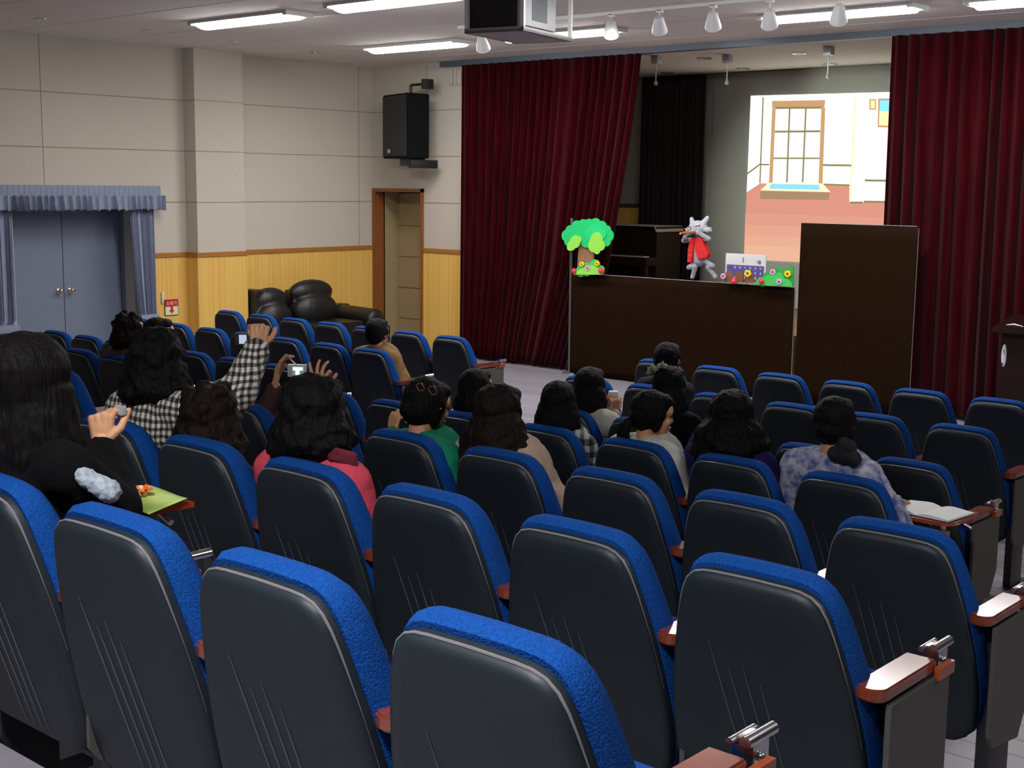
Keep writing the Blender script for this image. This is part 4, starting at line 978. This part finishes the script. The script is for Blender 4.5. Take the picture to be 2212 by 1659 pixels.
        pts = [Hc + R @ V(0, -.10, -.03), Hc + R @ V(0, -.135, -.07), Hc + R @ V(.0, -.135, -.14), Hc + R @ V(0, -.12, -.14 - length * .5)]
        tube(bm, pts, [.02, .034, .032, .008], 10)
    elif style == 'bun':
        e((0, -.075, .0), (.05, .04, .05)); e((-.0, -.095, -.02), (.042, .036, .042)); e((.02, -.085, .045), (.034, .03, .03)); e((-.035, -.08, .03), (.03, .03, .03))
    if style != 'short':
        for s in (-1, 1): e((s * .066 * hw, .0, -.02), (.020, .032, .06))
    def fn(co, n):
        q = co - Hc; st = noise.noise(V(q.x * 60, q.y * 60, q.z * 9)) * .0035 + noise.noise(co * 28) * (.004 + wave * .35)
        return co + n * st
    finish(remesh(bm, .0062, 2, fn), 'hair', M[hair], p, True, 180)
    return p, Hc, R, J
COAT = lambda n, c, v=.08, s=25, sh=0: mat(n, srgb(*c), .95, spec=.12, vary=v, scale=s, bump=.25, bscale=90, sheen=sh)
black_coat = COAT('black coat', (9, 8, 9))
# long haired woman at the left edge, hand raised
ej = onY(262, 1100, 1.86); wj = onY(221, 962, 1.90)
P1, H1, R1_, J1 = person('woman with very long dark hair at the left edge, raising her right hand', 1, 66, 826, 'long', 'hair', black_coat, dy=.22, length=.54, hs=1.16, hw=1.16, yaw=32,
    arms={1: dict(elbow=ej, wrist=wj, hand=dict(d=(-.08, .05, 1), palm=(-.55, .8, 0), thumb=-1, curl=(58, 80, 84, 86), tcurl=70))})
bm = bmesh.new(); a, b = onY(182, 1030, 1.72), onY(236, 1062, 1.76); caps(bm, a, b, .024, .030, 16)
finish(remesh(bm, .008, 1, lambda co, n: co + n * .006 * noise.noise(co * 90)), 'knitted_cuff', mat('pale grey knit', srgb(150, 158, 166), .95, vary=.2, scale=80, bump=.6), P1, True, 180)
hp = J1[1][2]
bm = bmesh.new(); box(bm, (hp.x - .004, hp.y + .040, hp.z + .078), (hp.x + .034, hp.y + .056, hp.z + .102), bev=.004)
cam1 = finish(bm, 'small_camera', M['silver'], None); tag(cam1, 'small silver compact camera in the raised hand of the long haired woman', 'camera')
# checkered coat woman reaching out with a camera
e2 = onY(512, 850, 3.10); w2 = onY(556, 752, 3.22)
CHK = houndstooth('black and white check', srgb(18, 18, 20), srgb(212, 204, 192), 36)
P2, H2, R2_, J2 = person('woman in a black and white checked coat stretching out her right arm with a camera', 2, 343, 778, 'curly', 'hair', CHK, dy=.30, seatx=-4.82, length=.17, coatr=.040, hs=1.12, yaw=30,
    arms={1: dict(elbow=e2, wrist=w2, lift=.02, hand=dict(d=(-.15, .3, 1), palm=(-.9, .3, -.1), thumb=-1, curl=(75, 80, 80, 80), tcurl=40, s=1.1))})
c2 = onY(525, 733, 3.26)
t = empty('compact_camera', c2, math.radians(40), 'compact camera with a pale lit screen held by the woman in checked coat', 'camera')
bm = bmesh.new(); box(bm, (-.034, 0, -.024), (.034, .02, .024), bev=.004); finish(bm, 'body', M['black'], t)
bm = bmesh.new(); box(bm, (-.016, -.001, -.018), (.014, .001, .018)); finish(bm, 'screen', emit('pale screen', (.62, .74, .95), .75), t, False)
# dark curly haired woman
person('woman with dark shoulder length hair in front of the woman in checked coat', 2, 460, 905, 'curly', 'hair_brown', COAT('brown coat', (58, 42, 34)), dy=.20, seatx=-4.25, length=.17, hs=1.10, hw=1.05, yaw=24)
# pink coat
person('woman with big black curly hair in a pink coat', 2, 682, 892, 'curly', 'hair', COAT('pink wool coat', (200, 70, 88), .05), dy=.22, seatx=-3.74, length=.15, hs=1.16, hw=1.08, coatr=.03, yaw=22)
bm = bmesh.new(); sc_ = onY(742, 985, 2.80)
for k in range(3): caps(bm, sc_ + V(-.05, -.01, .015 - .012 * k), sc_ + V(.02, .03, .0 - .015 * k), .013, .011)
sco = finish(remesh(bm, .006, 1), 'scarf', mat('dark red scarf', srgb(96, 20, 34), .9, vary=.4, scale=30), None, True, 180); sco.parent = bpy.data.objects[[o.name for o in COL.objects if o.get('label', '').startswith('woman with big black curly')][0]]
# camera holder behind
w5l = onY(594, 838, 3.96); w5r = onY(688, 852, 4.0)
P5, H5, R5_, J5 = person('person in dark sleeves and pale vest raising a compact camera with both hands', 3, 682, 882, 'bob', 'hair_brown', COAT('dark brown coat', (62, 44, 38)), dy=.16, length=.1,
    arms={-1: dict(elbow=onY(572, 905, 3.93), wrist=w5l, hand=dict(d=(.2, .0, 1), palm=(.6, .75, 0), thumb=1, curl=(22, 26, 12, 4), spread=.22, tcurl=30, s=1.1)),
          1: dict(elbow=onY(720, 930, 4.0), wrist=w5r, hand=dict(d=(-.02, .05, 1), palm=(-.45, .9, 0), thumb=-1, curl=(50, 28, 20, 6), spread=.24, tcurl=50, s=1.05))})
bm = bmesh.new()
nb5 = H5 + V(0, -.03, -.17)
ell(bm, nb5 + V(-.155, .02, -.08), (.07, .11, .10), 16); ell(bm, nb5 + V(.155, .02, -.08), (.075, .11, .10), 16); ell(bm, nb5 + V(0, -.02, -.2), (.2, .13, .2), 16)
finish(remesh(bm, .009, 1, lambda co, n: co + n * .01 * noise.noise(co * 70)), 'fur_vest', mat('pale fur', srgb(168, 158, 136), .95, vary=.2, scale=60, bump=.8), P5, True, 180)
c5 = onY(641, 801, 4.03)
t = empty('compact_camera', c5, math.radians(38), 'silver compact camera with a green and white screen between two raised hands', 'camera')
bm = bmesh.new(); box(bm, (-.045, 0, -.03), (.045, .024, .03), bev=.005); finish(bm, 'body', M['silver'], t)
bm = bmesh.new(); box(bm, (-.022, -.002, -.023), (.034, .0, .021)); finish(bm, 'screen', emit('screen green', (.16, .42, .28), .6), t, False)
bm = bmesh.new(); box(bm, (-.018, -.0035, .002), (.03, -.002, .018)); box(bm, (-.006, -.0035, -.02), (.014, -.002, .002)); finish(bm, 'screen_picture', emit('screen white', (.85, 1, .9), 1.1), t, False)
a, b = onY(619, 768, 4.03), onY(640, 788, 4.03); bm = bmesh.new(); tube(bm, [a, b], .0035, 8); tag(finish(bm, 'stylus', M['white'], None), 'thin white stick above the two raised hands with the camera', 'stick')
# hair clip, green coat
P6, H6, R6_, J6 = person('woman with a clipped updo in a green coat, turned to the right', 3, 925, 878, 'bun', 'hair', COAT('green coat', (26, 120, 92), .06), dy=.20, seatx=-3.93, yaw=-14, pitch=-12, hs=1.06, coatr=.03,
    arms={-1: dict(elbow=onY(868, 1010, 4.15), wrist=onY(848, 935, 4.22), hand=dict(d=(.05, .2, 1), palm=(.2, 1, 0), thumb=1, curl=(50, 55, 60, 60)))})
bm = bmesh.new()
for cx_, cy_, rr in ((935, 843, .024), (908, 836, .022)):
    c = onY(cx_, cy_, 3.885); tube(bm, [c + V(rr * math.cos(a_), -.004 * math.sin(3 * a_), rr * .72 * math.sin(a_)) for a_ in [2 * PI * k / 20 for k in range(21)]], .0015, 6)
finish(bm, 'hair_clip', mat('amber clip', srgb(190, 110, 90), .2, metal=.3), P6)
# wavy brown hair, beige coat
person('woman with long wavy brown hair in a beige coat', 3, 1082, 892, 'wavy', 'hair_brown', COAT('beige coat', (170, 146, 128), .06), dy=.31, seatx=-3.36, length=.30, hs=1.12, coatr=.036)
# row 4, dark head between
person('person with dark hair slouching low behind the clipped updo', 4, 1030, 842, 'bob', 'hair', black_coat, dy=.24, length=.14)
# left block
person('person with short black hair in a tan jacket, end seat of the left block', 6, 817, 719, 'short', 'hair', COAT('tan jacket', (122, 96, 62), .1), dy=.22, yaw=4, coatr=.036, hs=1.06,
    seatx=-8.0)
person('person with brown curly hair and brown fur collar in the left block', 4, 281, 713, 'curly', 'hair_brown', COAT('brown fur coat', (92, 74, 58), .3, 60), dy=.24, length=.12, coatr=.035)
person('woman in the left block looking to the right, face in profile', 4, 347, 722, 'bob', 'hair_brown', black_coat, dy=.30, length=.13, yaw=-36)
# centre
PAT = houndstooth('dark floral print', srgb(14, 16, 18), srgb(165, 170, 172), 17)
person('woman with sleek black hair in a black and white patterned top', 4, 1208, 872, 'bob', 'hair', PAT, dy=.22, yaw=20, length=.17, hs=1.04, coatr=.03)
w12 = onY(1326, 893, 6.42)
P12, H12, R12, J12 = person('woman with black hair in a white grey top holding a drink can', 5, 1277, 835, 'bob', 'hair', COAT('pale grey top', (176, 172, 160), .04), dy=.22, length=.17, hs=1.03, coatr=.03, seatx=-4.92,
    arms={1: dict(elbow=onY(1316, 950, 6.46), wrist=w12, hand=dict(d=(.05, .1, 1), palm=(-.95, .2, 0), thumb=-1, curl=(42, 45, 48, 50), tcurl=30))})
c12 = onY(1328, 862, 6.46)
t = empty('drink_can', c12 + V(-.012, 0, -.05), 0, 'grey drink can with a white lid in the hand of a woman in pale top', 'can')
bm = bmesh.new(); lathe(bm, [(.022, 0), (.03, .006), (.033, .05), (.033, .068)], (0, 0, 0)); finish(bm, 'body', mat('grey print can', srgb(120, 122, 132), .4, vary=.3, scale=60), t)
bm = bmesh.new(); lathe(bm, [(.034, .068), (.035, .074), (.030, .082), (.030, .094), (.026, .098)], (0, 0, 0)); finish(bm, 'lid', M['white'], t)
# ponytail woman in profile
person('woman with a dark ponytail in a pale grey coat, face in profile to the right', 4, 1412, 896, 'ponytail', 'hair', COAT('pale grey coat', (186, 186, 176), .04), dy=.22, seatx=-3.68, yaw=-40, pitch=-8, hs=1.03, coatr=.036, length=.2)
person('person with short dark hair in the row before the front row', 6, 1444, 776, 'short', 'hair', COAT('dark grey coat', (42, 40, 42)), dy=.26, hs=1.02, seatx=-5.15)
P15, H15, _, _ = person('woman with long black hair and a pale fur hood behind her head', 5, 1449, 834, 'long', 'hair', black_coat, dy=.24, length=.22, hs=1.03, seatx=-4.34)
bm = bmesh.new()
for k in range(7):
    c = onY((1401, 1404, 1410, 1424, 1431, 1438, 1416)[k], (806, 798, 794, 792, 787, 792, 799)[k], 6.30); ell(bm, c, .016)
finish(remesh(bm, .007, 1, lambda co, n: co + n * .01 * noise.noise(co * 80)), 'fur_trim', mat('grey fur', srgb(150, 138, 120), .95, vary=.3, scale=80, bump=.8), P15, True, 180)
person('woman with big black hair and purple sleeve in the middle of the hall', 4, 1582, 902, 'wavy', 'hair', COAT('dark purple coat', (38, 27, 78), .2), dy=.31, seatx=-3.12, length=.22, hs=1.20, yaw=20, hw=1.05, coatr=.03)
P17, H17, _, _ = person('woman with pinned up black hair in a white and blue patterned top', 4, 1806, 915, 'bun', 'hair', mat('white blue print', srgb(186, 182, 186), .9, scale=26, col2=srgb(70, 84, 150)), dy=.22, seatx=-2.60, hs=1.04, coatr=.03,
    arms={1: dict(elbow=onY(1945, 1150, 5.35), wrist=onY(1930, 1085, 5.52), hand=dict(d=(-.5, .9, .1), palm=(0, 0, -1), thumb=-1))})
bm = bmesh.new(); sc_ = onY(1822, 978, 5.17)
for dx_, dz_, r_ in ((0, 0, .05), (.03, .03, .03), (-.04, -.01, .035), (.05, -.02, .035), (0, .04, .03)): ell(bm, sc_ + V(dx_, 0, dz_), (r_, .03, r_))
finish(remesh(bm, .006, 1), 'dark_bow', M['black_cloth'], P17, True, 180)
# ------------------------------------------------------------------ open writing tablets and what lies on them
def open_tablet(x0, x1, y0, y1, z, label):
    t = empty('open_writing_tablet', ((x0 + x1) / 2, (y0 + y1) / 2, z), 0, label, 'tablet'); a, b = (x1 - x0) / 2, (y1 - y0) / 2
    bm = bmesh.new(); prism(bm, [(-a + .05, -b), (a - .04, -b), (a, -b + .04), (a, b), (-a, b), (-a, -b + .05)], 'XY', -.016, 0); finish(bm, 'board', [M['arm']], t, False)
    bm = bmesh.new(); tube(bm, [(a - .02, 0, -.02), (a + .03, 0, -.04)], .01); finish(bm, 'hinge', M['chrome'], t); return t
z = 1.136 - HT + .76
a, b, c, d = onZ(1935, 1105, z), onZ(1990, 1080, z), onZ(2080, 1105, z), onZ(2035, 1135, z)
bx, by = (a.x + c.x) / 2, (b.y + d.y) / 2
open_tablet(bx - .17, bx + .165, by - .14, by + .15, z - .002, 'open wooden writing tablet under the open book at the right')
t = empty('open_book', (bx + .0, by, z), math.radians(-6), 'open white notebook lying on a seat tablet at the right', 'book')
for s in (-1, 1):
    bm = bmesh.new(); g = []
    for i in range(9):
        u = i / 8; g.append([bm.verts.new((s * u * .155, yy, .004 + .018 * math.sin(min(1, u * 2.2) * PI * .5) * (1 - u * .75) + (0 if l == 0 else 0))) for yy in (-.11, .11) for l in (0,)])
    for i in range(8): bm.faces.new((g[i][0], g[i][1], g[i + 1][1], g[i + 1][0]))
    r_ = bmesh.ops.extrude_face_region(bm, geom=bm.faces[:]);
    for v in r_['geom']:
        if isinstance(v, bmesh.types.BMVert): v.co.z = .001
    finish(bm, 'page_block', M['paper'], t)
bm = bmesh.new(); box(bm, (-.16, -.113, -.001), (.16, .113, .001)); finish(bm, 'cover', M['black'], t, False)
# green sheet with orange peel
z = 1.632 - HT + .74
q = [onZ(285, 1098, z), onZ(320, 1048, z), onZ(405, 1085, z), onZ(322, 1112, z)]
mx_ = sum(v.x for v in q) / 4; my_ = sum(v.y for v in q) / 4
open_tablet(mx_ - .19, mx_ + .06, my_ - .11, my_ + .10, z - .006, 'wooden writing tablet carrying the green sheet and orange peel')
GS = mat('green sheet', srgb(150, 205, 50), .6, scale=5, col2=srgb(205, 225, 130))
bm = bmesh.new(); g = []
for j in range(9):
    g.append([])
    for i in range(9):
        u, v_ = i / 8, j / 8; p = (q[0] * (1 - u) + q[3] * u) * (1 - v_) + (q[1] * (1 - u) + q[2] * u) * v_
        g[-1].append(bm.verts.new((p.x, p.y, z + .002 + .014 * (u ** 3) * v_ + .004 * math.sin(u * 4) * v_)))
for j in range(8):
    for i in range(8): bm.faces.new((g[j][i], g[j][i + 1], g[j + 1][i + 1], g[j + 1][i]))
o = finish(bm, 'green_sheet', GS, None); o.modifiers.new('t', 'SOLIDIFY').thickness = .001; tag(o, 'bright green leaflet on the writing tablet in the lower left', 'leaflet')
pc = onZ(308, 1075, z); bm = bmesh.new(); rnd = random.Random(3)
for k in range(7):
    a = 2 * PI * k / 7; pr = []
    for j in range(5):
        u = j / 4; r_ = .006 + .026 * u; pr.append(V(r_ * math.cos(a + .3 * u), r_ * math.sin(a + .3 * u), .004 + .026 * math.sin(u * 2.4)))
    for p_, p2_ in zip(pr, pr[1:]):
        w_ = .008; n_ = V(-math.sin(a), math.cos(a), 0) * w_
        vs = [bm.verts.new(v) for v in (p_ - n_, p_ + n_, p2_ + n_, p2_ - n_)]; bm.faces.new(vs).material_index = k % 2
o = finish(bm, 'orange_peel', [mat('orange peel', srgb(230, 112, 30), .5), mat('peel pith', srgb(238, 200, 160), .7)], None, False); o.location = (pc.x, pc.y, z + .004); o.modifiers.new('t', 'SOLIDIFY').thickness = .003
tag(o, 'opened mandarin peel lying on the bright green leaflet', 'fruit peel')
# tablet behind the raised hand
z = 1.314 - HT + .74
a, b = onZ(150, 885, z), onZ(240, 868, z)
open_tablet(a.x - .12, a.x + .12, a.y - .05, a.y + .30, z - .03, 'open wooden writing tablet beyond the raised hand at the left')
